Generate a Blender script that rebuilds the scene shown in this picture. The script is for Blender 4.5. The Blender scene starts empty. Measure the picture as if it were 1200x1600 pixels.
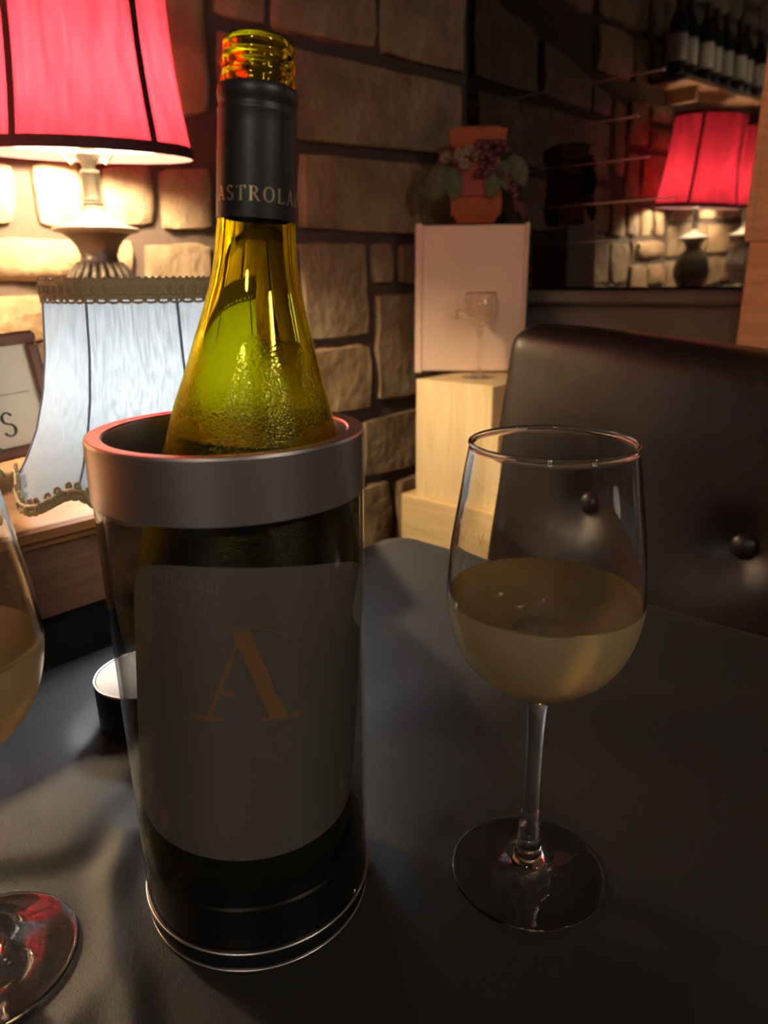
import bpy, math, random
from math import sin, cos, pi, radians, sqrt, tan, atan2
from mathutils import Vector, Matrix

random.seed(7)
S = bpy.context.scene
COL = S.collection

# ------------------------------------------------------------------ camera
F_PX, ROLL = 1146.06, -0.00912
RC = Matrix(((0.66672, 0.22318, -0.71111), (-0.74531, 0.19965, -0.63613), (0.0, 0.95411, 0.29945)))
cr, sr = cos(ROLL), sin(ROLL)
ax, ay, az = RC @ Vector((cr, sr, 0)), RC @ Vector((-sr, cr, 0)), RC @ Vector((0, 0, 1))
cam_data = bpy.data.cameras.new('camera')
cam = bpy.data.objects.new('camera', cam_data)
COL.objects.link(cam)
M = Matrix((ax, ay, az)).transposed().to_4x4()
M.translation = Vector((0, 0, 0.30))
cam.matrix_world = M
cam_data.sensor_fit = 'VERTICAL'
cam_data.sensor_height = 36.0
cam_data.lens = F_PX * 36.0 / 1600.0
cam_data.clip_start = 0.01
cam_data.dof.use_dof = True
cam_data.dof.focus_distance = 0.40
cam_data.dof.aperture_fstop = 11.0
S.camera = cam

# ------------------------------------------------------------------ world, exposure
w = bpy.data.worlds.new('world')
S.world = w
w.use_nodes = True
w.node_tree.nodes['Background'].inputs[0].default_value = (1.0, 0.82, 0.62, 1)
w.node_tree.nodes['Background'].inputs[1].default_value = 0.03
S.view_settings.view_transform = 'Standard'
S.view_settings.look = 'None'
S.view_settings.exposure = 0.25
S.view_settings.gamma = 1.0
S.view_settings.use_curve_mapping = False
S.cycles.transparent_max_bounces = 24
S.cycles.transmission_bounces = 16
S.cycles.max_bounces = 20
RED_BULB, WHITE_BULB, FILL_GLOBE = 1120.0, 190.0, 49.0  # last one drives the added, unseen front-fill globes

# ------------------------------------------------------------------ materials
def new_mat(name):
    m = bpy.data.materials.new(name)
    m.use_nodes = True
    nt = m.node_tree
    for n in list(nt.nodes):
        nt.nodes.remove(n)
    out = nt.nodes.new('ShaderNodeOutputMaterial')
    return m, nt, out

def N(nt, kind, **kw):
    n = nt.nodes.new(kind)
    for k, v in kw.items():
        if k in ('operation', 'blend_type', 'feature', 'wave_type', 'bands_direction', 'data_type', 'noise_dimensions', 'distribution'):
            setattr(n, k, v)
        else:
            n.inputs[k].default_value = v
    return n

def rgba(c):
    return (c[0], c[1], c[2], 1.0)

def ramp(nt, fac, stops):
    r = nt.nodes.new('ShaderNodeValToRGB')
    e = r.color_ramp.elements
    while len(e) < len(stops):
        e.new(0.5)
    for i, (p, c) in enumerate(stops):
        e[i].position = p
        e[i].color = rgba(c)
    nt.links.new(fac, r.inputs[0])
    return r.outputs[0]

def principled(name, color, rough=0.5, metal=0.0, spec=0.5, coat=0.0, bump=None, var=None, sheen=0.0):
    """bump=(scale, strength, stretch xyz) ; var=(scale, color2, stretch)"""
    m, nt, out = new_mat(name)
    p = nt.nodes.new('ShaderNodeBsdfPrincipled')
    p.inputs['Base Color'].default_value = rgba(color)
    p.inputs['Roughness'].default_value = rough
    p.inputs['Metallic'].default_value = metal
    p.inputs['Specular IOR Level'].default_value = spec
    p.inputs['Coat Weight'].default_value = coat
    p.inputs['Sheen Weight'].default_value = sheen
    nt.links.new(p.outputs[0], out.inputs[0])
    if bump or var:
        tc = nt.nodes.new('ShaderNodeTexCoord')
    def noise(scale, st, detail=4):
        mp = nt.nodes.new('ShaderNodeMapping')
        mp.inputs['Scale'].default_value = st
        nt.links.new(tc.outputs['Object'], mp.inputs[0])
        n = N(nt, 'ShaderNodeTexNoise', Scale=scale, Detail=detail)
        nt.links.new(mp.outputs[0], n.inputs['Vector'])
        return n.outputs[0]
    if bump:
        h = noise(bump[0], bump[2] if len(bump) > 2 else (1, 1, 1))
        b = N(nt, 'ShaderNodeBump', Strength=bump[1], Distance=0.002)
        nt.links.new(h, b.inputs['Height'])
        nt.links.new(b.outputs[0], p.inputs['Normal'])
    if var:
        h = noise(var[0], var[2] if len(var) > 2 else (1, 1, 1))
        c = ramp(nt, h, [(0.36, color), (0.66, var[1])])
        nt.links.new(c, p.inputs['Base Color'])
    return m

def emit(name, color, strength):
    m, nt, out = new_mat(name)
    e = N(nt, 'ShaderNodeEmission', Color=rgba(color), Strength=strength)
    nt.links.new(e.outputs[0], out.inputs[0])
    return m

def glass(name, color=(1, 1, 1), rough=0.0, ior=1.47):
    m, nt, out = new_mat(name)
    g = N(nt, 'ShaderNodeBsdfGlass', Color=rgba(color), Roughness=rough, IOR=ior)
    nt.links.new(g.outputs[0], out.inputs[0])
    return m

def shade_mat(name, outer, inner, trans, kt, stretch_bump=None):
    """lamp-shade fabric: lets light through, its lining (back faces) has a colour of its own"""
    m, nt, out = new_mat(name)
    tr = N(nt, 'ShaderNodeBsdfTranslucent', Color=rgba(trans))
    d1 = N(nt, 'ShaderNodeBsdfDiffuse', Color=rgba(outer))
    d2 = N(nt, 'ShaderNodeBsdfDiffuse', Color=rgba(inner))
    geo = nt.nodes.new('ShaderNodeNewGeometry')
    mx = nt.nodes.new('ShaderNodeMixShader')
    nt.links.new(geo.outputs['Backfacing'], mx.inputs[0])
    nt.links.new(d1.outputs[0], mx.inputs[1])
    nt.links.new(d2.outputs[0], mx.inputs[2])
    mx2 = nt.nodes.new('ShaderNodeMixShader')
    mx2.inputs[0].default_value = kt
    nt.links.new(mx.outputs[0], mx2.inputs[1])
    nt.links.new(tr.outputs[0], mx2.inputs[2])
    nt.links.new(mx2.outputs[0], out.inputs[0])
    if stretch_bump:
        tc = nt.nodes.new('ShaderNodeTexCoord')
        mp = nt.nodes.new('ShaderNodeMapping')
        mp.inputs['Scale'].default_value = stretch_bump[0]
        nt.links.new(tc.outputs['Object'], mp.inputs[0])
        n = N(nt, 'ShaderNodeTexNoise', Scale=stretch_bump[1], Detail=4)
        nt.links.new(mp.outputs[0], n.inputs['Vector'])
        lo = tuple(c * stretch_bump[2] for c in trans)
        c = ramp(nt, n.outputs[0], [(0.35, lo), (0.65, trans)])
        nt.links.new(c, tr.inputs[0])
    return m

def stone_mat():
    m, nt, out = new_mat('sandstone')
    p = nt.nodes.new('ShaderNodeBsdfPrincipled')
    p.inputs['Roughness'].default_value = 0.85
    p.inputs['Specular IOR Level'].default_value = 0.25
    nt.links.new(p.outputs[0], out.inputs[0])
    tc = nt.nodes.new('ShaderNodeTexCoord')
    oi = nt.nodes.new('ShaderNodeObjectInfo')
    n = N(nt, 'ShaderNodeTexNoise', Scale=7.0, Detail=7)
    nt.links.new(tc.outputs['Object'], n.inputs['Vector'])
    a = ramp(nt, n.outputs[0], [(0.3, (0.185, 0.118, 0.066)), (0.5, (0.30, 0.20, 0.112)), (0.7, (0.40, 0.295, 0.175))])
    b = ramp(nt, n.outputs[0], [(0.3, (0.115, 0.082, 0.056)), (0.5, (0.215, 0.15, 0.097)), (0.7, (0.30, 0.235, 0.16))])
    mx = nt.nodes.new('ShaderNodeMixRGB')
    nt.links.new(oi.outputs['Random'], mx.inputs[0])
    nt.links.new(a, mx.inputs[1])
    nt.links.new(b, mx.inputs[2])
    nt.links.new(mx.outputs[0], p.inputs['Base Color'])
    n2 = N(nt, 'ShaderNodeTexNoise', Scale=26.0, Detail=8)
    nt.links.new(tc.outputs['Object'], n2.inputs['Vector'])
    bp = N(nt, 'ShaderNodeBump', Strength=0.9, Distance=0.011)
    nt.links.new(n2.outputs[0], bp.inputs['Height'])
    nt.links.new(bp.outputs[0], p.inputs['Normal'])
    return m

def wood_mat(name, c1, c2, scale=(1, 1, 1), sc=6.0, rough=0.45, coat=0.0):
    m, nt, out = new_mat(name)
    p = nt.nodes.new('ShaderNodeBsdfPrincipled')
    p.inputs['Roughness'].default_value = rough
    p.inputs['Coat Weight'].default_value = coat
    p.inputs['Specular IOR Level'].default_value = 0.4
    nt.links.new(p.outputs[0], out.inputs[0])
    tc = nt.nodes.new('ShaderNodeTexCoord')
    mp = nt.nodes.new('ShaderNodeMapping')
    mp.inputs['Scale'].default_value = scale
    nt.links.new(tc.outputs['Object'], mp.inputs[0])
    n = N(nt, 'ShaderNodeTexNoise', Scale=sc, Detail=5, Distortion=0.6)
    nt.links.new(mp.outputs[0], n.inputs['Vector'])
    c = ramp(nt, n.outputs[0], [(0.35, c1), (0.65, c2)])
    nt.links.new(c, p.inputs['Base Color'])
    return m

def cloth_mat():
    m, nt, out = new_mat('black_tablecloth')
    p = nt.nodes.new('ShaderNodeBsdfPrincipled')
    p.inputs['Base Color'].default_value = (0.012, 0.0119, 0.0122, 1)
    p.inputs['Roughness'].default_value = 0.58
    p.inputs['Specular IOR Level'].default_value = 0.60
    p.inputs['Sheen Weight'].default_value = 0.03
    p.inputs['Sheen Roughness'].default_value = 0.4
    nt.links.new(p.outputs[0], out.inputs[0])
    tc = nt.nodes.new('ShaderNodeTexCoord')
    n = N(nt, 'ShaderNodeTexNoise', Scale=900.0, Detail=2)
    nt.links.new(tc.outputs['Object'], n.inputs['Vector'])
    b = N(nt, 'ShaderNodeBump', Strength=0.35, Distance=0.0006)
    nt.links.new(n.outputs[0], b.inputs['Height'])
    nt.links.new(b.outputs[0], p.inputs['Normal'])
    return m

def acrylic_mat():
    m, nt, out = new_mat('clear_smoky_acrylic')
    t = N(nt, 'ShaderNodeBsdfTransparent', Color=(0.72, 0.71, 0.69, 1))
    g = N(nt, 'ShaderNodeBsdfGlossy', Color=(1, 1, 1, 1), Roughness=0.035)
    geo = nt.nodes.new('ShaderNodeNewGeometry')
    io = N(nt, 'ShaderNodeMapRange', **{'From Min': 0.0, 'From Max': 1.0, 'To Min': 1.49, 'To Max': 1 / 1.49})
    nt.links.new(geo.outputs['Backfacing'], io.inputs[0])      # thin wall: same reflectance on both faces
    fr = nt.nodes.new('ShaderNodeFresnel')
    nt.links.new(io.outputs[0], fr.inputs[0])
    mx = nt.nodes.new('ShaderNodeMixShader')
    nt.links.new(fr.outputs[0], mx.inputs[0])
    nt.links.new(t.outputs[0], mx.inputs[1])
    nt.links.new(g.outputs[0], mx.inputs[2])
    nt.links.new(mx.outputs[0], out.inputs[0])
    return m

def frosted_wine(name, tint, diff, k, rough):
    m, nt, out = new_mat(name)
    g = N(nt, 'ShaderNodeBsdfGlass', Color=rgba(tint), Roughness=rough, IOR=1.36)
    d = N(nt, 'ShaderNodeBsdfDiffuse', Color=rgba(diff))
    tr = N(nt, 'ShaderNodeBsdfTranslucent', Color=rgba(diff))
    m1 = nt.nodes.new('ShaderNodeMixShader')
    m1.inputs[0].default_value = 0.6
    nt.links.new(d.outputs[0], m1.inputs[1])
    nt.links.new(tr.outputs[0], m1.inputs[2])
    m2 = nt.nodes.new('ShaderNodeMixShader')
    m2.inputs[0].default_value = k
    nt.links.new(g.outputs[0], m2.inputs[1])
    nt.links.new(m1.outputs[0], m2.inputs[2])
    nt.links.new(m2.outputs[0], out.inputs[0])
    return m

def bottle_mat():
    m, nt, out = new_mat('olive_green_glass')
    tc = nt.nodes.new('ShaderNodeTexCoord')
    g = N(nt, 'ShaderNodeBsdfGlass', Color=(0.83, 0.81, 0.18, 1), Roughness=0.0, IOR=1.5)
    # beads of condensation on the cold shoulder, fading out up the neck
    sep = nt.nodes.new('ShaderNodeSeparateXYZ')
    nt.links.new(tc.outputs['Object'], sep.inputs[0])
    mr = N(nt, 'ShaderNodeMapRange', **{'From Min': 0.245, 'From Max': 0.205, 'To Min': 0.0, 'To Max': 1.0})
    nt.links.new(sep.outputs[2], mr.inputs[0])
    vo = N(nt, 'ShaderNodeTexVoronoi', Scale=1000.0)
    nt.links.new(tc.outputs['Object'], vo.inputs['Vector'])
    n = N(nt, 'ShaderNodeTexNoise', Scale=28.0, Detail=3)
    nt.links.new(tc.outputs['Object'], n.inputs['Vector'])
    mul = N(nt, 'ShaderNodeMath', operation='MULTIPLY')
    nt.links.new(mr.outputs[0], mul.inputs[0])
    nt.links.new(n.outputs[0], mul.inputs[1])
    bp = N(nt, 'ShaderNodeBump', Distance=0.0005)
    nt.links.new(mul.outputs[0], bp.inputs['Strength'])
    nt.links.new(vo.outputs['Distance'], bp.inputs['Height'])
    nt.links.new(bp.outputs[0], g.inputs['Normal'])
    rg = N(nt, 'ShaderNodeMath', operation='MULTIPLY')
    nt.links.new(mul.outputs[0], rg.inputs[0])
    rg.inputs[1].default_value = 0.5
    nt.links.new(rg.outputs[0], g.inputs['Roughness'])
    nt.links.new(g.outputs[0], out.inputs[0])
    return m

MAT = dict(
    stone=stone_mat(),
    mortar=principled('mortar', (0.075, 0.05, 0.04), 0.95, bump=(60, 0.6)),
    black_wall=principled('black_wall_paint', (0.012, 0.012, 0.013), 0.6),
    room=principled('dark_brown_room_paint', (0.075, 0.058, 0.052), 0.8),
    floor=principled('dark_carpet', (0.03, 0.02, 0.018), 0.95, bump=(300, 0.4)),
    pane=principled('dark_window_glass', (0.23, 0.23, 0.245), 0.03, metal=1.0),
    sill=principled('grey_sill_paint', (0.075, 0.07, 0.065), 0.5, var=(5, (0.10, 0.095, 0.09))),
    bar=principled('blue_grey_metal', (0.20, 0.22, 0.27), 0.3, metal=1.0),
    cloth=cloth_mat(),
    table_wood=wood_mat('table_wood', (0.09, 0.05, 0.03), (0.14, 0.08, 0.045), (1, 8, 8)),
    leather=principled('dark_brown_leather', (0.0125, 0.0078, 0.0072), 0.40, spec=0.40, bump=(45, 0.5), var=(9, (0.018, 0.011, 0.0098))),
    ledge_top=wood_mat('orange_varnished_wood', (0.17, 0.062, 0.017), (0.27, 0.112, 0.032), (2, 14, 14), rough=0.36, coat=0.08),
    ledge_front=wood_mat('brown_stained_wood', (0.10, 0.045, 0.022), (0.15, 0.07, 0.035), (2, 14, 20), rough=0.45),
    black_board=principled('black_panel', (0.008, 0.008, 0.008), 0.6),
    crate=wood_mat('pale_pine', (0.78, 0.58, 0.31), (0.86, 0.69, 0.41), (6, 6, 0.8), rough=0.6),
    crate_flat=wood_mat('pale_pine_along', (0.70, 0.49, 0.23), (0.80, 0.62, 0.34), (0.8, 0.8, 8), rough=0.6),
    crate_pink=wood_mat('smooth_beech_ply', (0.82, 0.61, 0.46), (0.86, 0.65, 0.49), (5, 5, 1), sc=3, rough=0.55),
    crate_orange=wood_mat('orange_pine', (0.66, 0.32, 0.13), (0.78, 0.43, 0.20), (1.2, 1.2, 12), sc=5, rough=0.5),
    stamp=principled('burnt_stamp', (0.55, 0.30, 0.13), 0.8),
    steel=principled('brushed_steel', (0.80, 0.72, 0.68), 0.34, metal=1.0, bump=(60, 0.06, (1, 1, 30))),
    black_plastic=principled('black_plastic', (0.006, 0.006, 0.006), 0.25),
    liner=principled('black_inner_base', (0.004, 0.004, 0.004), 0.35),
    acrylic=acrylic_mat(),
    clear=glass('clear_acrylic_edge', (1, 1, 1), 0.0, 1.49),
    wineglass=glass('clear_wine_glass'),
    crystal=glass('old_crystal_glass', (1, 1, 1), 0.0, 1.5),
    gold=principled('gold_rim', (0.8, 0.5, 0.18), 0.25, metal=1.0),
    wine=frosted_wine('chilled_white_wine', (0.97, 0.91, 0.70), (0.78, 0.63, 0.36), 0.22, 0.14),
    misted=frosted_wine('misted_glass', (0.96, 0.92, 0.80), (0.90, 0.78, 0.52), 0.42, 0.20),
    bottle=bottle_mat(),
    bottle_wine=principled('wine_in_green_bottle', (0.010, 0.011, 0.003), 0.2),
    label=principled('grey_paper_label', (0.42, 0.385, 0.345), 0.55, var=(18, (0.34, 0.315, 0.28), (1, 1, 0.3))),
    bronze=principled('bronze_foil_print', (0.74, 0.40, 0.20), 0.45),
    faint=principled('pale_label_ink', (0.62, 0.58, 0.52), 0.5),
    capsule=principled('matte_black_capsule', (0.020, 0.020, 0.019), 0.42),
    gold_print=principled('gold_capsule_print', (0.55, 0.40, 0.22), 0.35, metal=0.5),
    red_shade=shade_mat('crimson_shade_fabric', (0.26, 0.010, 0.02), (0.85, 0.80, 0.70), (0.205, 0.010, 0.022), 0.40, ((14, 14, 1.2), 5, 0.62)),
    red_trim=principled('dark_maroon_binding', (0.035, 0.006, 0.008), 0.7),
    white_shade=shade_mat('silvery_white_shade_fabric', (0.62, 0.66, 0.69), (0.8, 0.8, 0.8), (0.148, 0.160, 0.165), 0.5, ((60, 60, 3.0), 9, 0.60)),
    seam=principled('grey_seam_piping', (0.30, 0.30, 0.32), 0.8),
    braid=principled('antique_gold_braid', (0.46, 0.335, 0.18), 0.55, bump=(500, 0.5)),
    lamp_metal=principled('antique_dark_metal', (0.11, 0.095, 0.08), 0.42, metal=0.6, var=(14, (0.17, 0.15, 0.13))),
    dish=principled('weathered_pewter', (0.42, 0.38, 0.33), 0.45, metal=0.3, var=(22, (0.30, 0.26, 0.22))),
    brass=principled('socket_brass', (0.55, 0.42, 0.25), 0.35, metal=0.9),
    bulb_warm=emit('warm_bulb', (1.0, 0.77, 0.46), RED_BULB),
    bulb_cool=emit('cool_bulb', (0.93, 0.97, 1.0), WHITE_BULB),
    fill_glow=emit('fill_globe_glow', (1.0, 0.88, 0.74), FILL_GLOBE),  # glow of the globes added behind the camera as fill
    frame=wood_mat('mahogany_frame', (0.16, 0.075, 0.05), (0.22, 0.11, 0.075), (6, 6, 1), rough=0.4),
    paper=principled('cream_sign_paper', (0.86, 0.81, 0.66), 0.7),
    ink=principled('dark_sign_ink', (0.06, 0.05, 0.04), 0.7),
    leaf=principled('fresh_green_leaf', (0.10, 0.26, 0.05), 0.5, var=(30, (0.20, 0.38, 0.12))),
    leaf_dull=principled('dull_green_leaf', (0.085, 0.105, 0.05), 0.7, var=(30, (0.05, 0.07, 0.03))),
    stem=principled('brown_twig', (0.12, 0.07, 0.04), 0.8),
    pot=principled('dark_pot', (0.09, 0.06, 0.045), 0.6),
    terracotta=principled('orange_terracotta', (0.34, 0.085, 0.018), 0.7, var=(20, (0.27, 0.06, 0.014))),
    plaque=principled('dusky_red_plaque', (0.28, 0.06, 0.045), 0.75),
    grape=principled('dark_red_grape', (0.10, 0.025, 0.03), 0.35),
    flower=principled('dry_cream_flower', (0.20, 0.16, 0.10), 0.8),
    puck_top=principled('white_plastic_top', (0.80, 0.79, 0.76), 0.45),
    wine_bottle_dark=principled('dark_bottle_glass', (0.010, 0.014, 0.010), 0.12),
    bottle_label=principled('white_bottle_label', (0.70, 0.66, 0.56), 0.6),
    foil=principled('dark_foil', (0.05, 0.035, 0.03), 0.4),
    chair_leg=principled('dark_chair_leg', (0.025, 0.015, 0.012), 0.5),
)

# ------------------------------------------------------------------ mesh helpers
class MB:
    def __init__(self):
        self.v, self.f, self.mi = [], [], []
    def add(self, vs, fs, mi=0):
        b = len(self.v)
        self.v += [tuple(p) for p in vs]
        self.f += [tuple(i + b for i in q) for q in fs]
        self.mi += [mi] * len(fs)
    def box(self, x0, x1, y0, y1, z0, z1, bev=0.0, mi=0):
        if bev <= 0:
            vs = [(x, y, z) for z in (z0, z1) for y in (y0, y1) for x in (x0, x1)]
            fs = [(0, 2, 3, 1), (4, 5, 7, 6), (0, 1, 5, 4), (2, 6, 7, 3), (0, 4, 6, 2), (1, 3, 7, 5)]
            self.add(vs, fs, mi)
            return
        # chamfered box: 24 vertices
        vs, idx = [], {}
        X, Y, Z = (x0, x1), (y0, y1), (z0, z1)
        for i in range(2):
            for j in range(2):
                for k in range(2):
                    c = [X[i], Y[j], Z[k]]
                    s = [1 if i == 0 else -1, 1 if j == 0 else -1, 1 if k == 0 else -1]
                    for a in range(3):
                        p = [c[q] + (0 if q == a else s[q] * bev) for q in range(3)]
                        idx[(i, j, k, a)] = len(vs)
                        vs.append(p)
        fs = []
        def quad(a, b, c, d):
            fs.append((a, b, c, d))
        for s in range(2):
            q = [idx[(s, 0, 0, 0)], idx[(s, 1, 0, 0)], idx[(s, 1, 1, 0)], idx[(s, 0, 1, 0)]]
            fs.append(tuple(q if s else q[::-1]))
            q = [idx[(0, s, 0, 1)], idx[(0, s, 1, 1)], idx[(1, s, 1, 1)], idx[(1, s, 0, 1)]]
            fs.append(tuple(q if s else q[::-1]))
            q = [idx[(0, 0, s, 2)], idx[(1, 0, s, 2)], idx[(1, 1, s, 2)], idx[(0, 1, s, 2)]]
            fs.append(tuple(q if s else q[::-1]))
        for i in range(2):
            for j in range(2):
                q = [idx[(i, j, 0, 0)], idx[(i, j, 1, 0)], idx[(i, j, 1, 1)], idx[(i, j, 0, 1)]]
                fs.append(tuple(q if (i ^ j) else q[::-1]))
                q = [idx[(i, 0, j, 0)], idx[(i, 1, j, 0)], idx[(i, 1, j, 2)], idx[(i, 0, j, 2)]]
                fs.append(tuple(q[::-1] if (i ^ j) else q))
                q = [idx[(0, i, j, 1)], idx[(1, i, j, 1)], idx[(1, i, j, 2)], idx[(0, i, j, 2)]]
                fs.append(tuple(q if (i ^ j) else q[::-1]))
                for k in range(2):
                    q = [idx[(i, j, k, 0)], idx[(i, j, k, 1)], idx[(i, j, k, 2)]]
                    fs.append(tuple(q if (i + j + k) % 2 else q[::-1]))
        self.add(vs, fs, mi)
    def lathe(self, prof, seg=64, mi=0, closed=False, c=(0, 0, 0), rfun=None):
        """prof: list of (r, z[, mi]); poles where r==0"""
        rows, vs, fs, ms = [], [], [], []
        for pt in prof:
            r, z = pt[0], pt[1]
            if r < 1e-7:
                rows.append([len(vs)]); vs.append((c[0], c[1], c[2] + z))
            else:
                row = []
                for i in range(seg):
                    a = 2 * pi * i / seg
                    k = rfun(a, z) if rfun else 1.0
                    row.append(len(vs)); vs.append((c[0] + r * k * cos(a), c[1] + r * k * sin(a), c[2] + z))
                rows.append(row)
        n = len(rows)
        for q in range(n if closed else n - 1):
            A, B = rows[q], rows[(q + 1) % n]
            m_ = prof[q][2] if len(prof[q]) > 2 else mi
            for i in range(seg):
                j = (i + 1) % seg
                if len(A) == 1 and len(B) == 1:
                    continue
                if len(A) == 1:
                    fs.append((A[0], B[j], B[i]))
                elif len(B) == 1:
                    fs.append((A[i], A[j], B[0]))
                else:
                    fs.append((A[i], A[j], B[j], B[i]))
                ms.append(m_)
        b = len(self.v)
        self.v += vs
        self.f += [tuple(i + b for i in q) for q in fs]
        self.mi += ms
    def tube(self, pts, r, seg=8, closed=False, mi=0, caps=True):
        pts = [Vector(p) for p in pts]
        n = len(pts)
        rr = r if isinstance(r, (list, tuple)) else [r] * n
        vs, fs = [], []
        up = None
        for i in range(n):
            if closed:
                t = pts[(i + 1) % n] - pts[i - 1]
            else:
                t = pts[min(i + 1, n - 1)] - pts[max(i - 1, 0)]
            t.normalize()
            if up is None:
                up = Vector((0, 0, 1)) if abs(t.z) < 0.9 else Vector((1, 0, 0))
            s = t.cross(up)
            if s.length < 1e-6:
                s = t.cross(Vector((0, 1, 0)))
            s.normalize()
            up = s.cross(t).normalized()
            for k in range(seg):
                a = 2 * pi * k / seg
                vs.append(pts[i] + (s * cos(a) + up * sin(a)) * rr[i])
        for i in range(n if closed else n - 1):
            j = (i + 1) % n
            for k in range(seg):
                l = (k + 1) % seg
                fs.append((i * seg + k, i * seg + l, j * seg + l, j * seg + k))
        if caps and not closed:
            fs.append(tuple(range(seg))[::-1])
            fs.append(tuple((n - 1) * seg + k for k in range(seg)))
        self.add(vs, fs, mi)
    def sphere(self, c, r, u=12, v=8, mi=0, sc=(1, 1, 1)):
        prof = [(r * sin(pi * i / v), -r * cos(pi * i / v)) for i in range(v + 1)]
        prof[0] = (0, -r); prof[-1] = (0, r)
        b = len(self.v)
        self.lathe(prof, u, mi)
        for i in range(b, len(self.v)):
            p = self.v[i]
            self.v[i] = (c[0] + p[0] * sc[0], c[1] + p[1] * sc[1], c[2] + p[2] * sc[2])
    def prism(self, poly, z0, z1, mi=0):
        n = len(poly)
        vs = [(x, y, z0) for x, y in poly] + [(x, y, z1) for x, y in poly]
        fs = [tuple(range(n))[::-1], tuple(range(n, 2 * n))]
        fs += [(i, (i + 1) % n, n + (i + 1) % n, n + i) for i in range(n)]
        self.add(vs, fs, mi)
    def mesh(self, name, mats, smooth=None):
        me = bpy.data.meshes.new(name)
        me.from_pydata(self.v, [], self.f)
        for m in (mats if isinstance(mats, (list, tuple)) else [mats]):
            me.materials.append(m)
        me.polygons.foreach_set('material_index', self.mi)
        if smooth is not None:
            me.polygons.foreach_set('use_smooth', [True] * len(me.polygons))
            if smooth < 180:
                me.set_sharp_from_angle(angle=radians(smooth))
        me.update()
        return me
    def build(self, name, mats, parent=None, smooth=None, loc=None, rot=None):
        o = bpy.data.objects.new(name, self.mesh(name, mats, smooth))
        COL.objects.link(o)
        if parent:
            o.parent = parent
        if loc is not None:
            o.location = loc
        if rot is not None:
            o.rotation_euler = rot
        return o

def empty(name, label, cat, loc=(0, 0, 0), rot=(0, 0, 0), group=None):
    o = bpy.data.objects.new(name, None)
    o.empty_display_size = 0.02
    COL.objects.link(o)
    o.location = loc
    o.rotation_euler = rot
    tag(o, label, cat, group)
    return o

def tag(o, label=None, cat=None, group=None, kind=None):
    if label: o['label'] = label
    if cat: o['category'] = cat
    if group: o['group'] = group
    if kind: o['kind'] = kind
    return o

def copy_tree(o, parent=None):
    c = o.copy()
    COL.objects.link(c)
    if parent:
        c.parent = parent
    for ch in list(o.children):
        copy_tree(ch, c)
    return c

def spline(pts, n=6):
    """Catmull-Rom through (r, z[, mi]) points"""
    out = []
    P = [pts[0]] + list(pts) + [pts[-1]]
    for i in range(1, len(P) - 2):
        p0, p1, p2, p3 = P[i - 1], P[i], P[i + 1], P[i + 2]
        for k in range(n):
            t = k / n
            q = [0.5 * (2 * p1[d] + (p2[d] - p0[d]) * t + (2 * p0[d] - 5 * p1[d] + 4 * p2[d] - p3[d]) * t * t + (3 * p1[d] - p0[d] - 3 * p2[d] + p3[d]) * t ** 3) for d in range(2)]
            out.append((max(q[0], 0.0), q[1]) + tuple(p1[2:]))
    out.append(tuple(pts[-1]))
    return out

def offset_in(pts, d):
    """offset a (r,z) profile inwards (to smaller r)"""
    out = []
    for i, p in enumerate(pts):
        a, b = pts[max(i - 1, 0)], pts[min(i + 1, len(pts) - 1)]
        tx, tz = b[0] - a[0], b[1] - a[1]
        l = sqrt(tx * tx + tz * tz) or 1
        out.append((max(p[0] - tz / l * d, 0.0), p[1] + tx / l * d))
    return out

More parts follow.
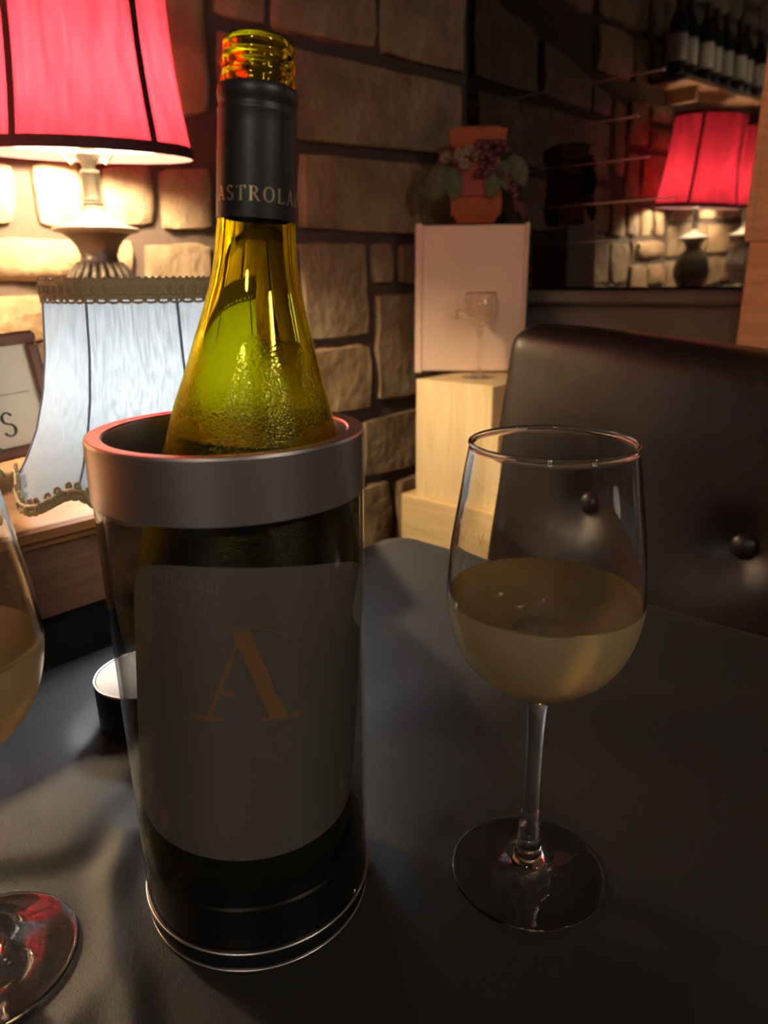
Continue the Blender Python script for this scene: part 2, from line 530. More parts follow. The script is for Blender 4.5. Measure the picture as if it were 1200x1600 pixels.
# stroke lettering with serifs: each letter -> list of 2-D polygons, cap height 1
def letter(ch, thick=0.17, thin=0.07, serif=True):
    T, t = thick, thin
    P = []
    def seg(x0, y0, x1, y1, w):   # stem whose ends are cut level
        if abs(y1 - y0) < 1e-6:
            P.append([(x0, y0 - w / 2), (x1, y0 - w / 2), (x1, y0 + w / 2), (x0, y0 + w / 2)])
        else:
            P.append([(x0 - w / 2, y0), (x0 + w / 2, y0), (x1 + w / 2, y1), (x1 - w / 2, y1)])
    def sf(x, y, w=0.3):
        if serif:
            yy = y + (0.0 if y < 0.5 else -0.045)
            P.append([(x - w / 2, yy), (x + w / 2, yy), (x + w / 2, yy + 0.045), (x - w / 2, yy + 0.045)])
    def arc(cx, cy, rx, ry, a0, a1, n=14):
        for i in range(n):
            u0, u1 = radians(a0 + (a1 - a0) * i / n), radians(a0 + (a1 - a0) * (i + 1) / n)
            q = []
            for u in (u0, u1):
                w_ = t + (T - t) * abs(cos(u))
                q.append(((cx + (rx - w_ / 2) * cos(u), cy + (ry - t / 2) * sin(u)), (cx + (rx + w_ / 2) * cos(u), cy + (ry + t / 2) * sin(u))))
            P.append([q[0][0], q[0][1], q[1][1], q[1][0]])
    wd = 0.75
    if ch == 'A':
        seg(0.12, 0, 0.43, 1, t); seg(0.78, 0, 0.42, 1, T); seg(0.24, 0.33, 0.68, 0.33, t); sf(0.12, 0); sf(0.78, 0, 0.36); wd = 0.92
    elif ch == 'S':
        arc(0.32, 0.74, 0.21, 0.23, 20, 270); arc(0.32, 0.25, 0.24, 0.25, 90, -160); wd = 0.66
    elif ch == 'T':
        seg(0.38, 0, 0.38, 1, T); seg(0.02, 0.965, 0.74, 0.965, t); sf(0.38, 0, 0.36); seg(0.045, 0.78, 0.045, 1, t * .8); seg(0.715, 0.78, 0.715, 1, t * .8); wd = 0.78
    elif ch == 'R':
        seg(0.16, 0, 0.16, 1, T); arc(0.34, 0.75, 0.24, 0.225, 90, -90); seg(0.16, 0.965, 0.36, 0.965, t); seg(0.16, 0.525, 0.36, 0.525, t); seg(0.74, 0, 0.36, 0.52, T); sf(0.16, 0); sf(0.76, 0, 0.2); sf(0.12, 1, 0.24); wd = 0.84
    elif ch == 'O':
        arc(0.44, 0.5, 0.36, 0.49, 0, 360, 28); wd = 0.9
    elif ch == 'L':
        seg(0.16, 0, 0.16, 1, T); seg(0.16, 0.035, 0.62, 0.035, t); seg(0.605, 0, 0.605, 0.25, t * .8); sf(0.16, 1); sf(0.12, 0, 0.24); wd = 0.68
    elif ch == 'B':
        seg(0.16, 0, 0.16, 1, T); arc(0.34, 0.76, 0.2, 0.215, 90, -90); arc(0.34, 0.27, 0.25, 0.245, 90, -90)
        for y in (0.965, 0.525, 0.035): seg(0.16, y, 0.36, y, t)
        sf(0.12, 0, 0.24); sf(0.12, 1, 0.24); wd = 0.72
    elif ch == 'E':
        seg(0.16, 0, 0.16, 1, T)
        for y, x in ((0.965, 0.58), (0.52, 0.48), (0.035, 0.62)): seg(0.16, y, x, y, t)
        seg(0.565, 0.8, 0.565, 1, t * .8); seg(0.605, 0, 0.605, 0.22, t * .8); sf(0.12, 0, 0.24); sf(0.12, 1, 0.24); wd = 0.7
    elif ch == 'U':
        seg(0.18, 0.3, 0.18, 1, T); seg(0.66, 0.3, 0.66, 1, t); arc(0.42, 0.3, 0.24, 0.28, 180, 360); sf(0.18, 1); sf(0.66, 1, 0.24); wd = 0.84
    elif ch == 'V':
        seg(0.42, 0, 0.12, 1, T); seg(0.42, 0, 0.74, 1, t); sf(0.12, 1); sf(0.74, 1, 0.24); wd = 0.86
    elif ch == 'I':
        seg(0.18, 0, 0.18, 1, T); sf(0.18, 0); sf(0.18, 1); wd = 0.36
    elif ch == 'G':
        arc(0.43, 0.5, 0.35, 0.49, 50, 320); seg(0.72, 0.1, 0.72, 0.44, T); sf(0.72, 0.47, 0.3); wd = 0.88
    elif ch == 'N':
        seg(0.14, 0, 0.14, 1, t); seg(0.74, 0, 0.74, 1, t); seg(0.72, 0, 0.16, 1, T); sf(0.14, 0, 0.24); sf(0.1, 1, 0.2); sf(0.74, 1, 0.24); wd = 0.88
    elif ch == 'C':
        arc(0.42, 0.5, 0.34, 0.49, 45, 315); wd = 0.76
    elif ch == 'M':
        seg(0.14, 0, 0.16, 1, t); seg(0.48, 0, 0.18, 1, T); seg(0.48, 0, 0.8, 1, t); seg(0.84, 0, 0.82, 1, T); sf(0.14, 0, 0.22); sf(0.84, 0); wd = 1.0
    elif ch == 'H':
        seg(0.16, 0, 0.16, 1, T); seg(0.7, 0, 0.7, 1, T); seg(0.16, 0.52, 0.7, 0.52, t)
        for x in (0.16, 0.7):
            sf(x, 0); sf(x, 1)
        wd = 0.88
    elif ch == ' ':
        wd = 0.4
    return P, wd

def word_polys(text, h, gap=0.12, **kw):
    out, x = [], 0.0
    for ch in text:
        P, wd = letter(ch, **kw)
        out += [[(x + px * h, py * h) for px, py in p] for p in P]
        x += (wd + gap) * h
    return out, x - gap * h

def subdivide_poly_x(poly, step):
    """densify edges so a polygon can bend round a cylinder"""
    out = []
    for i, a in enumerate(poly):
        b = poly[(i + 1) % len(poly)]
        n = max(1, int(abs(b[0] - a[0]) / step))
        for k in range(n):
            out.append((a[0] + (b[0] - a[0]) * k / n, a[1] + (b[1] - a[1]) * k / n))
    return out

def on_cylinder(polys, R, u0, v0, step=0.002):
    """front of the cylinder is -Y; returns MB of print hugging the surface (R: number or function of v)"""
    m = MB()
    for p in polys:
        q = subdivide_poly_x(p, step)
        vs = []
        for x, y in q:
            v = v0 + y
            r = R(v) if callable(R) else R
            th = (u0 + x) / r
            vs.append((r * sin(th), -r * cos(th), v))
        m.add(vs, [tuple(range(len(vs)))])
    return m

# ================================================================== SETTING
FLOOR_Z, CEIL_Z = -0.75, 1.75
YW, XW = 1.50, 2.10
b = MB(); b.box(-2.6, 2.4, -3.0, 1.7, FLOOR_Z - 0.05, FLOOR_Z)
tag(b.build('floor', MAT['floor']), kind='structure')
b = MB(); b.box(-2.6, 2.4, -3.0, 1.7, CEIL_Z, CEIL_Z + 0.05)
tag(b.build('ceiling', MAT['room']), kind='structure')
b = MB(); b.box(-2.6, 2.4, -3.06, -3.0, FLOOR_Z, CEIL_Z)
tag(b.build('wall_front', MAT['room']), kind='structure')
b = MB(); b.box(-2.66, -2.6, -3.0, 1.7, FLOOR_Z, CEIL_Z)
tag(b.build('wall_left', MAT['room']), kind='structure')
b = MB(); b.box(2.16, 2.2, -3.0, 1.53, FLOOR_Z, CEIL_Z)
wall_r = tag(b.build('wall_right', MAT['black_wall']), kind='structure')
b = MB(); b.box(-2.6, 2.2, YW + 0.012, YW + 0.1, FLOOR_Z, CEIL_Z)
wall_b = tag(b.build('wall_back', MAT['mortar']), kind='structure')

# stones of the wall: corner points (x, z) tl, tr, br, bl
STONES = [
 [(1.013, 0.901), (1.117, 0.927), (1.111, 0.658), (0.997, 0.634)],
 [(1.145, 0.934), (1.285, 0.973), (1.285, 0.868), (1.135, 0.861)],
 [(1.312, 0.976), (1.660, 1.064), (1.660, 0.889), (1.305, 0.867)],
 [(1.689, 1.07), (2.06, 1.153), (2.06, 0.899), (1.686, 0.884)],
 [(1.135, 0.831), (2.06, 0.87), (2.06, 0.673), (1.133, 0.622)],
 [(1.123, 0.601), (1.345, 0.612), (1.340, 0.443), (1.116, 0.432)],
 [(1.372, 0.61), (2.06, 0.645), (2.06, 0.433), (1.357, 0.431)],
 [(0.566, 0.506), (0.660, 0.516), (0.645, 0.41), (0.549, 0.403)],
 [(0.689, 0.522), (0.795, 0.532), (0.790, 0.405), (0.690, 0.41)],
 [(0.830, 0.529), (0.945, 0.541), (0.940, 0.422), (0.826, 0.412)],
 [(0.967, 0.537), (1.095, 0.551), (1.090, 0.420), (0.962, 0.411)],
 [(0.547, 0.382), (0.825, 0.388), (0.820, 0.310), (0.532, 0.305)],
 [(0.852, 0.388), (0.885, 0.390), (0.880, 0.318), (0.850, 0.318)],
 [(0.912, 0.383), (1.085, 0.389), (1.069, 0.217), (0.906, 0.225)],
 [(1.110, 0.40), (1.322, 0.403), (1.345, 0.140), (1.100, 0.150)],
 [(1.350, 0.403), (1.612, 0.408), (1.622, 0.150), (1.378, 0.146)],
 [(1.638, 0.408), (1.735, 0.408), (1.730, 0.296), (1.642, 0.296)],
 [(1.762, 0.409), (2.06, 0.413), (2.06, 0.290), (1.758, 0.293)],
 [(1.650, 0.268), (2.06, 0.272), (2.06, -0.058), (1.648, -0.048)],
 [(1.381, 0.122), (1.625, 0.128), (1.622, -0.066), (1.386, -0.056)],
 [(1.586, -0.100), (2.06, -0.085), (2.06, -0.290), (1.582, -0.277)],
 [(1.583, -0.305), (1.715, -0.305), (1.717, -0.526), (1.580, -0.531)],
 [(1.747, -0.313), (2.06, -0.318), (2.06, -0.55), (1.750, -0.53)],
 [(0.53, 0.28), (0.683, 0.284), (0.675, 0.19), (0.513, 0.192)],
 [(0.706, 0.282), (0.885, 0.288), (0.872, 0.10), (0.694, 0.108)],
]
def fill_rows(x0, x1, z0, z1, h=0.19, wmin=0.16, wmax=0.36, gap=0.025):
    n = max(1, round((z1 - z0) / h))
    hh = (z1 - z0) / n
    for i in range(n):
        za, zb = z0 + i * hh + gap / 2, z0 + (i + 1) * hh - gap / 2
        x = x0
        while x < x1 - 0.02:
            wd = random.uniform(wmin, wmax)
            if x1 - (x + wd) < wmin * 0.7:
                wd = x1 - x
            j = lambda: random.uniform(-0.006, 0.006)
            if random.random() < 0.25 and hh > 0.15 and wd < 0.24:
                zm = za + (zb - za) * random.uniform(0.4, 0.6)
                for a_, b_ in ((za, zm - gap / 2), (zm + gap / 2, zb)):
                    STONES.append([(x + gap / 2, b_), (x + wd - gap / 2, b_), (x + wd - gap / 2, a_), (x + gap / 2, a_)])
            else:
                STONES.append([(x + gap / 2 + j(), zb + j()), (x + wd - gap / 2 + j(), zb + j()), (x + wd - gap / 2 + j(), za + j()), (x + gap / 2 + j(), za + j())])
            x += wd
fill_rows(-1.3, 0.505, -0.20, 0.95, 0.17)
fill_rows(0.545, 0.985, 0.555, 0.95, 0.2)
fill_rows(-1.3, 1.30, 0.985, 1.74, 0.2)
fill_rows(1.30, 2.06, 1.17, 1.74, 0.19)
fill_rows(0.505, 1.36, -0.20, 0.085, 0.145)
fill_rows(0.91, 1.08, 0.09, 0.205, 0.115)
fill_rows(1.10, 1.36, -0.55, -0.21, 0.17)
fill_rows(1.36, 1.565, -0.55, -0.08, 0.2)
fill_rows(0.88, 2.06, -0.745, -0.56, 0.18)
fill_rows(0.88, 1.10, -0.56, -0.21, 0.17)

def stone(quad):
    q = [Vector((p[0], 0, p[1])) for p in quad]
    cx = sum((p for p in q), Vector()) / 4
    lx = ((q[1] - q[0]).length + (q[2] - q[3]).length) / 2
    lz = ((q[0] - q[3]).length + (q[1] - q[2]).length) / 2
    n, m_ = 8, 6
    ph = [random.uniform(0, 6.28) for _ in range(6)]
    proud = random.uniform(0.014, 0.024)
    vs, fs = [], []
    for j in range(m_ + 1):
        for i in range(n + 1):
            # edge rows crowd to the border so the arris stays crisp
            def warp(k, nn):
                t = k / nn
                return 0.0 if k == 0 else 1.0 if k == nn else (0.025 if k == 1 else 0.975 if k == nn - 1 else 0.025 + 0.95 * (k - 1) / (nn - 2))
            u, v = warp(i, n), warp(j, m_)
            du, dv = min(u, 1 - u) * lx, min(v, 1 - v) * lz
            # rounded corners
            p = (q[0] * (1 - u) + q[1] * u) * (1 - v) + (q[3] * (1 - u) + q[2] * u) * v
            rc = min(0.014, lx * .15, lz * .15)
            if du < rc and dv < rc:
                k = 0.30
                cu = (rc - du) * k * (1 if u < 0.5 else -1)
                cv = (rc - dv) * k * (-1 if v < 0.5 else 1)
                p = p + Vector((cu, 0, cv))
            wob = 0.0035 * sin(p.x * 37 + ph[0]) + 0.0035 * sin(p.z * 41 + ph[1])
            if i in (0, n): p.x += wob
            if j in (0, m_): p.z += wob
            e = min(du, dv)
            d = proud * (1 - max(0.0, 1 - e / 0.007) ** 2) if e < 0.007 else proud
            if 0 < i < n and 0 < j < m_:
                d += 0.0045 * sin(p.x * 23 + ph[2]) * sin(p.z * 29 + ph[3]) + 0.0025 * sin(p.x * 61 + p.z * 47 + ph[4])
            edge = (i in (0, n) or j in (0, m_))
            y = YW + 0.02 if edge else YW + 0.012 - d
            vs.append((p.x - cx.x, y - YW, p.z - cx.z))
    for j in range(m_):
        for i in range(n):
            a = j * (n + 1) + i
            fs.append((a, a + n + 1, a + n + 2, a + 1))
    b = MB(); b.add(vs, fs)
    return b.build('stone', MAT['stone'], wall_b, smooth=50, loc=(cx.x, YW, cx.z))
for q in STONES:
    stone(q)

# dark window in the right wall: leans a little, reflects the lamps
win = empty('window_1', None, None, (XW, 1.5, 0.30), (0, radians(-1.7), radians(-0.6)))
win['kind'] = 'structure'
b = MB(); b.box(0.0, 0.012, -2.4, -0.005, -0.02, 1.43)
b.build('pane', MAT['pane'], win)
for (ya, yb, z) in ((-0.62, -0.015, 0.515), (-0.56, -0.20, 0.415), (-0.60, -0.22, 0.313), (-0.68, -0.26, 0.207), (-0.50, -0.24, 0.105)):
    b = MB(); b.box(-0.004, 0.0, ya, yb, z - 0.0022, z + 0.0022)
    b.build('glazing_bar', MAT['bar'], win)
b = MB(); b.box(1.99, 2.16, -2.4, 1.46, 0.235, 0.272, 0.006)
tag(b.build('trim_1', MAT['sill']), kind='structure')
b = MB(); b.box(2.04, 2.16, -2.4, 1.46, FLOOR_Z, 0.235)
tag(b.build('trim_2', MAT['sill']), kind='structure')

# ================================================================== TABLE + CLOTH
TX0, TX1, TY0, TY1 = -0.62, 0.650, -0.40, 0.558
table = empty('dining_table', 'rectangular dining table hidden under the black tablecloth', 'table', (0.0, 0.08, FLOOR_Z))
b = MB(); b.box(TX0, TX1, TY0 - 0.08, TY1 - 0.08, 0.715, 0.7405, 0.004)
b.build('tabletop', MAT['table_wood'], table)
for sx in (TX0 + 0.08, TX1 - 0.08):
    for sy in (TY0, TY1 - 0.16):
        b = MB(); b.box(sx - 0.03, sx + 0.03, sy - 0.03, sy + 0.03, 0.0, 0.715, 0.004)
        b.build('leg', MAT['table_wood'], table)

def ridge(x, y, pts, wl, wr, h):
    """asymmetric ridge along a polyline: wl on its left side, wr on its right"""
    best, side = 1e9, 1
    for (xa, ya), (xb, yb) in zip(pts, pts[1:]):
        dx, dy = xb - xa, yb - ya
        l2 = dx * dx + dy * dy
        t = max(0, min(1, ((x - xa) * dx + (y - ya) * dy) / l2))
        d = sqrt((x - xa - dx * t) ** 2 + (y - ya - dy * t) ** 2)
        if d < best:
            best = d
            side = 1 if dx * (y - ya) - dy * (x - xa) > 0 else -1
    wv = wl if side > 0 else wr
    return h * math.exp(-(best / wv) ** 2)

def cloth_z(x, y):
    z = 0.0
    z += ridge(x, y, [(0.215, 0.40), (0.188, 0.385), (0.150, 0.362), (0.129, 0.352), (0.110, 0.360), (0.085, 0.39), (0.05, 0.44)], 0.014, 0.07, 0.0062)
    z += ridge(x, y, [(0.158, 0.335), (0.142, 0.31), (0.1305, 0.289), (0.118, 0.265), (0.102, 0.235), (0.08, 0.19)], 0.006, 0.013, 0.0055)
    z += ridge(x, y, [(0.135, 0.315), (0.118, 0.29), (0.10, 0.275), (0.08, 0.255)], 0.012, 0.012, 0.0035)
    z += ridge(x, y, [(0.31, 0.33), (0.36, 0.30), (0.44, 0.24), (0.52, 0.12)], 0.03, 0.045, 0.0028)
    z += 0.0012 * (1 + sin(x * 34 + y * 19 + 1.0)) * (0.6 + 0.4 * sin(y * 27 - x * 11))
    # flat where things stand
    for (cx, cy, r) in ((0.18743, 0.25713, 0.060), (0.2847, 0.1549, 0.042), (0.072, 0.314, 0.042), (0.231, 0.434, 0.038)):
        d = sqrt((x - cx) ** 2 + (y - cy) ** 2)
        k = min(1.0, max(0.0, (d - r) / 0.022))
        z *= k * k * (3 - 2 * k)
    return z

b = MB()
CX, CY = (TX0 + TX1) / 2, (TY0 + TY1) / 2
HX, HY = (TX1 - TX0) / 2 + 0.008, (TY1 - TY0) / 2 + 0.008
RCN = 0.035
def outline(t_):
    """rounded rectangle: returns point and outward normal at perimeter parameter"""
    L = [2 * (HY - RCN), 2 * (HX - RCN), 2 * (HY - RCN), 2 * (HX - RCN)]
    q = RCN * pi / 2
    per = sum(L) + 4 * q
    d = t_ * per
    cs = [(HX - RCN, HY - RCN), (-HX + RCN, HY - RCN), (-HX + RCN, -HY + RCN), (HX - RCN, -HY + RCN)]
    st = [(HX, -HY + RCN, 0, 1), (HX - RCN, HY, -1, 0), (-HX, HY - RCN, 0, -1), (-HX + RCN, -HY, 1, 0)]
    nm = [(1, 0), (0, 1), (-1, 0), (0, -1)]
    for i in range(4):
        if d <= L[i]:
            s = st[i]
            return (CX + s[0] + s[2] * d, CY + s[1] + s[3] * d), nm[i], d
        d -= L[i]
        if d <= q:
            a = i * pi / 2 + d / RCN
            c = cs[i]
            return (CX + c[0] + RCN * cos(a), CY + c[1] + RCN * sin(a)), (cos(a), sin(a)), 0
        d -= q
    return (CX + HX, CY - HY + RCN), (1, 0), 0
NG = 260
nx, ny = NG, int(NG * HY / HX)
# top: dense grid clipped by squeezing to the rounded outline
vs, fs = [], []
for j in range(ny + 1):
    for i in range(nx + 1):
        x, y = CX - HX + 2 * HX * i / nx, CY - HY + 2 * HY * j / ny
        ex, ey = abs(x - CX) - (HX - RCN), abs(y - CY) - (HY - RCN)
        if ex > 0 and ey > 0:
            l = sqrt(ex * ex + ey * ey)
            mxe = max(ex, ey)
            k = mxe / l
            x = CX + math.copysign(HX - RCN + ex * k, x - CX)
            y = CY + math.copysign(HY - RCN + ey * k, y - CY)
        e = min(HX - abs(x - CX), HY - abs(y - CY))
        if ex > 0 and ey > 0:
            e = RCN - max(ex, ey)
        kk = min(1.0, max(0.0, e / 0.02))
        z = cloth_z(x, y) * kk - 0.0035 * (1 - min(1, e / 0.006)) ** 2
        vs.append((x, y, z))
for j in range(ny):
    for i in range(nx):
        a = j * (nx + 1) + i
        fs.append((a, a + 1, a + nx + 2, a + nx + 1))
b.add(vs, fs)
# hanging skirt with soft folds, starts on the border vertices' outline
NP, NS = 420, 10
vs, fs = [], []
for s in range(NS + 1):
    for k in range(NP):
        (px, py), nn, _ = outline(k / NP)
        f_ = s / NS
        drop = 0.24 * f_
        amp = 0.016 * f_ ** 0.8
        off = 0.001 + amp * (0.6 + sin(k * 0.42) * 0.6 + 0.4 * sin(k * 0.173 + 1))
        vs.append((px + nn[0] * off, py + nn[1] * off, -0.0035 - drop))
for s in range(NS):
    for k in range(NP):
        l = (k + 1) % NP
        fs.append((s * NP + k, (s + 1) * NP + k, (s + 1) * NP + l, s * NP + l))
b.add(vs, fs)
cl = b.build('tablecloth', MAT['cloth'], smooth=180)
tag(cl, 'plain black tablecloth with soft folds covering the table', 'tablecloth')
cl.location = (0, 0, 0)

# ================================================================== WINE COOLER
CC = Vector((0.18743, 0.25713, 0.0))
tcv = Vector((-0.58905, -0.8081, 0)).normalized()       # from the cooler towards the diner's seat
rcv = Vector((-tcv.y, tcv.x, 0))
HC = 0.241
cooler = empty('wine_cooler', 'clear acrylic wine cooler with a wide brushed steel rim holding the green bottle', 'wine cooler', CC)
b = MB()
prof = [(0.0562, HC - 0.0262), (0.0580, HC - 0.0262), (0.0583, HC - 0.0258), (0.0583, HC - 0.0012), (0.0577, HC - 0.0002), (0.0568, HC),
        (0.0518, HC - 0.0004), (0.0510, HC - 0.0010), (0.0507, HC - 0.0022), (0.0507, HC - 0.0215), (0.0512, HC - 0.0222), (0.0562, HC - 0.0222)]
b.lathe(prof, 128, closed=True)
b.build('steel_rim', MAT['steel'], cooler, smooth=16)
b = MB()
zt = HC - 0.0264
prof = [(0.0550, 0.0125), (0.0558, 0.0125), (0.0578, zt), (0.0562, zt), (0.0545, 0.0130)]
b.lathe(prof, 128, closed=True)
b.build('acrylic_wall', MAT['acrylic'], cooler, smooth=40)
b = MB()
prof = [(0, 0.0125), (0.0540, 0.0125), (0.0542, 0.014), (0.0544, 0.0345), (0.0535, 0.0355), (0, 0.0355)]
b.lathe(prof, 96)
b.build('black_core', MAT['liner'], cooler, smooth=40)
b = MB()
prof = [(0, 0.0006), (0.0535, 0.0006), (0.0548, 0.0014), (0.0556, 0.0035), (0.0558, 0.0110), (0.0552, 0.0122), (0, 0.0122)]
b.lathe(prof, 128)
b.build('foot', MAT['black_plastic'], cooler, smooth=40)
b = MB()
b.tube([(0.0562 * cos(a * 2 * pi / 128), 0.0562 * sin(a * 2 * pi / 128), 0.0122) for a in range(128)], 0.00065, 8, closed=True)
b.build('foot_glint_ring', MAT['steel'], cooler, smooth=180)  # added ring standing in for light caught by the acrylic base edge
b = MB()
b.tube([(0.0551 * cos(a * 2 * pi / 128), 0.0551 * sin(a * 2 * pi / 128), 0.0014) for a in range(128)], 0.0006, 8, closed=True)
b.build('bottom_glint_ring', MAT['steel'], cooler, smooth=180)  # second added ring, for the bright line along the bottom

# ================================================================== WINE BOTTLE
A0 = CC - 0.0040 * rcv + Vector((0, 0, 0.0385))
B0 = CC + 0.0110 * rcv + Vector((0, 0, 0.241))
dz = (B0 - A0).normalized()
xr = (rcv - dz * rcv.dot(dz)).normalized()
yr = dz.cross(xr)
bottle = empty('wine_bottle', 'green glass white wine bottle with black capsule leaning in the cooler', 'bottle')
bm = Matrix((xr, yr, dz)).transposed().to_4x4()
bm.translation = A0 - dz * 0.0035
bottle.matrix_world = bm
outer = [(0.0480, 0.0045), (0.0504, 0.010), (0.0510, 0.02), (0.0512, 0.06), (0.0512, 0.120), (0.0506, 0.136), (0.0490, 0.150), (0.0462, 0.164), (0.0430, 0.177), (0.0396, 0.190),
         (0.0364, 0.202), (0.0328, 0.216), (0.0282, 0.230), (0.0246, 0.2425), (0.0228, 0.2485), (0.0198, 0.259), (0.0181, 0.266), (0.0165, 0.2755), (0.0153, 0.290), (0.0148, 0.303), (0.0143, 0.318), (0.0139, 0.330)]
outer_s = spline(outer, 4)
inner_s = offset_in(outer_s, 0.0026)
inner_s = [p for p in inner_s if p[1] > 0.0075]
lip = [(0.0136, 0.3335), (0.0136, 0.3365), (0.0139, 0.3378), (0.0141, 0.3388), (0.0139, 0.3400), (0.0134, 0.3410), (0.0134, 0.3424), (0.0139, 0.3436), (0.0141, 0.3446), (0.0139, 0.3458),
       (0.0132, 0.3468), (0.0131, 0.3482), (0.0134, 0.3494), (0.0133, 0.3512), (0.0127, 0.3526), (0.0119, 0.3530), (0.0110, 0.3522), (0.0107, 0.350)]
prof = [(0, 0.010), (0.028, 0.008), (0.036, 0.003), (0.040, 0.001), (0.044, 0.0018)] + outer_s + lip + [(0.0107, 0.338)] + inner_s[::-1] + [(0.040, 0.0085), (0.028, 0.0115), (0, 0.0135)]
b = MB(); b.lathe(prof, 96)
b.build('glass_body', MAT['bottle'], bottle, smooth=60)
# wine left in the bottle
wl_ = 0.204
wp = [p for p in offset_in(outer_s, 0.0030) if 0.0135 < p[1] < wl_]
b = MB(); b.lathe([(0, 0.0142), (0.03, 0.0142)] + wp + [(wp[-1][0], wl_), (0, wl_)], 64)
b.build('wine', MAT['bottle_wine'], bottle, smooth=60)
# capsule
cap = [(0.01555, 0.2895), (0.01570, 0.2895), (0.01560, 0.300), (0.01530, 0.3225), (0.01520, 0.3265), (0.01535, 0.3272), (0.01535, 0.3280), (0.01485, 0.3290), (0.01485, 0.3300), (0.01520, 0.3312), (0.01545, 0.3330), (0.01540, 0.3348), (0.01490, 0.3362), (0.01445, 0.3366), (0.01415, 0.3362), (0.01425, 0.3300), (0.01500, 0.3000)]
b = MB(); b.lathe(cap, 80, closed=True)
cp = b.build('capsule', MAT['capsule'], bottle, smooth=50)
polys, wd = word_polys('ASTROLABE', 0.0052, gap=0.2)
capR = lambda v: 0.01578 if v < 0.3 else 0.0156
b = on_cylinder(polys, capR, -wd / 2 + 0.0035, 0.2953, 0.001)
b.build('capsule_lettering', MAT['gold_print'], cp)
# label: rounded sheet hugging the body
def lab_r(v):
    for p, q in zip(outer_s, outer_s[1:]):
        if p[1] <= v <= q[1]:
            t = (v - p[1]) / max(q[1] - p[1], 1e-6)
            return p[0] + (q[0] - p[0]) * t + 0.00035
    return 0.05155
b = MB()
nu, nv = 64, 24
vs, fs = [], []
TH = radians(88)
for j in range(nv + 1):
    for i in range(nu + 1):
        u = -1 + 2 * i / nu
        vt = 0.1595 - 0.012 * u * u - 0.014 * abs(u) ** 6
        vb = 0.0245 + 0.004 * abs(u) ** 2 + 0.014 * abs(u) ** 7
        v = vb + (vt - vb) * j / nv
        r = min(lab_r(v), 0.05155)
        vs.append((r * sin(u * TH), -r * cos(u * TH), v))
for j in range(nv):
    for i in range(nu):
        a = j * (nu + 1) + i
        fs.append((a, a + 1, a + nu + 2, a + nu + 1))
b.add(vs, fs)
lab = b.build('label', MAT['label'], bottle, smooth=180)
lr = lambda v: lab_r(v) + 0.0003
P, wdA = letter('A', thick=0.17, thin=0.05)
hA = 0.0405
b = on_cylinder([[((px - 0.47) * hA * 1.12, py * hA) for px, py in p] for p in P], lr, -0.004, 0.0935)
b.build('monogram', MAT['bronze'], lab)
ring = []
for i in range(72):
    a0, a1 = 2 * pi * i / 72, 2 * pi * (i + 1) / 72
    ring.append([(0.0272 * cos(a0), 0.0272 * sin(a0)), (0.0272 * cos(a1), 0.0272 * sin(a1)), (0.0267 * cos(a1), 0.0267 * sin(a1)), (0.0267 * cos(a0), 0.0267 * sin(a0))])
b = on_cylinder(ring, lr, -0.004, 0.109)
b.build('monogram_ring', MAT['bronze'], lab)
for txt, h, v, u in (('ASTROLABE', 0.0040, 0.1490, -0.0135), ('SAUVIGNON BLANC', 0.0028, 0.1438, -0.0135), ('MARLBOROUGH', 0.0028, 0.1392, -0.0185)):
    polys, wd = word_polys(txt, h, gap=0.2, thick=0.15)
    b = on_cylinder(polys, lr, u - wd, v)
    b.build('label_lettering', MAT['faint'], lab)

# ================================================================== WINE GLASSES
GO = [(0.0, 0.0006), (0.020, 0.0006), (0.0370, 0.0004), (0.0392, 0.0008), (0.0398, 0.0016), (0.0392, 0.0024), (0.0370, 0.0028), (0.030, 0.0036), (0.022, 0.0048), (0.015, 0.0065), (0.0105, 0.0088), (0.0080, 0.0118), (0.0066, 0.0160),
      (0.0060, 0.0215), (0.0050, 0.036), (0.0043, 0.053), (0.0041, 0.0745), (0.0045, 0.0905), (0.0055, 0.1030), (0.0085, 0.1078), (0.0150, 0.1112), (0.0245, 0.1170), (0.0345, 0.1262), (0.0405, 0.1365),
      (0.0440, 0.1480), (0.0455, 0.1605), (0.0445, 0.1785), (0.0428, 0.192), (0.0406, 0.206), (0.0385, 0.220), (0.0366, 0.2310)]
gs = spline(GO, 4)
gs = [(p[0], p[1], 1 if 0.1105 < p[1] < 0.1575 else 0) for p in gs]      # slot 1: misted by the cold wine
bowl = [p for p in gs if p[1] > 0.1085]
inn = [p for p in offset_in(bowl, 0.00115) if p[1] > 0.1128]
rim = [(0.03680, 0.2314), (0.03710, 0.2321), (0.03680, 0.2329), (0.03605, 0.2332), (0.03535, 0.2328), (0.03510, 0.2320)]
GPROF = gs + rim + inn[::-1] + [(0.008, 0.1112), (0, 0.1106)]
WLEVEL = 0.161
wi = [p for p in offset_in(bowl, 0.00075) if 0.1122 < p[1] < WLEVEL]
WPROF = [(0, 0.1100), (0.008, 0.1106)] + wi + [(wi[-1][0] + 0.00002, WLEVEL + 0.0004), (wi[-1][0] - 0.0008, WLEVEL - 0.0001), (wi[-1][0] - 0.003, WLEVEL - 0.0005), (0, WLEVEL - 0.0006)]
def wine_glass(loc, label):
    g = empty('wine_glass', label, 'wine glass', loc, group='poured glasses of white wine')
    b = MB(); b.lathe(GPROF, 96)
    b.build('glass', [MAT['wineglass'], MAT['misted']], g, smooth=70)
    b = MB(); b.lathe(WPROF, 96)
    w_ = b.build('wine', MAT['wine'], g, smooth=70)
    w_['label'] = 'cloudy pale gold chilled wine'
    return g
g1 = wine_glass((0.2847, 0.1549, 0.0), 'stemmed wine glass half full of white wine right of the cooler')
g2 = copy_tree(g1)
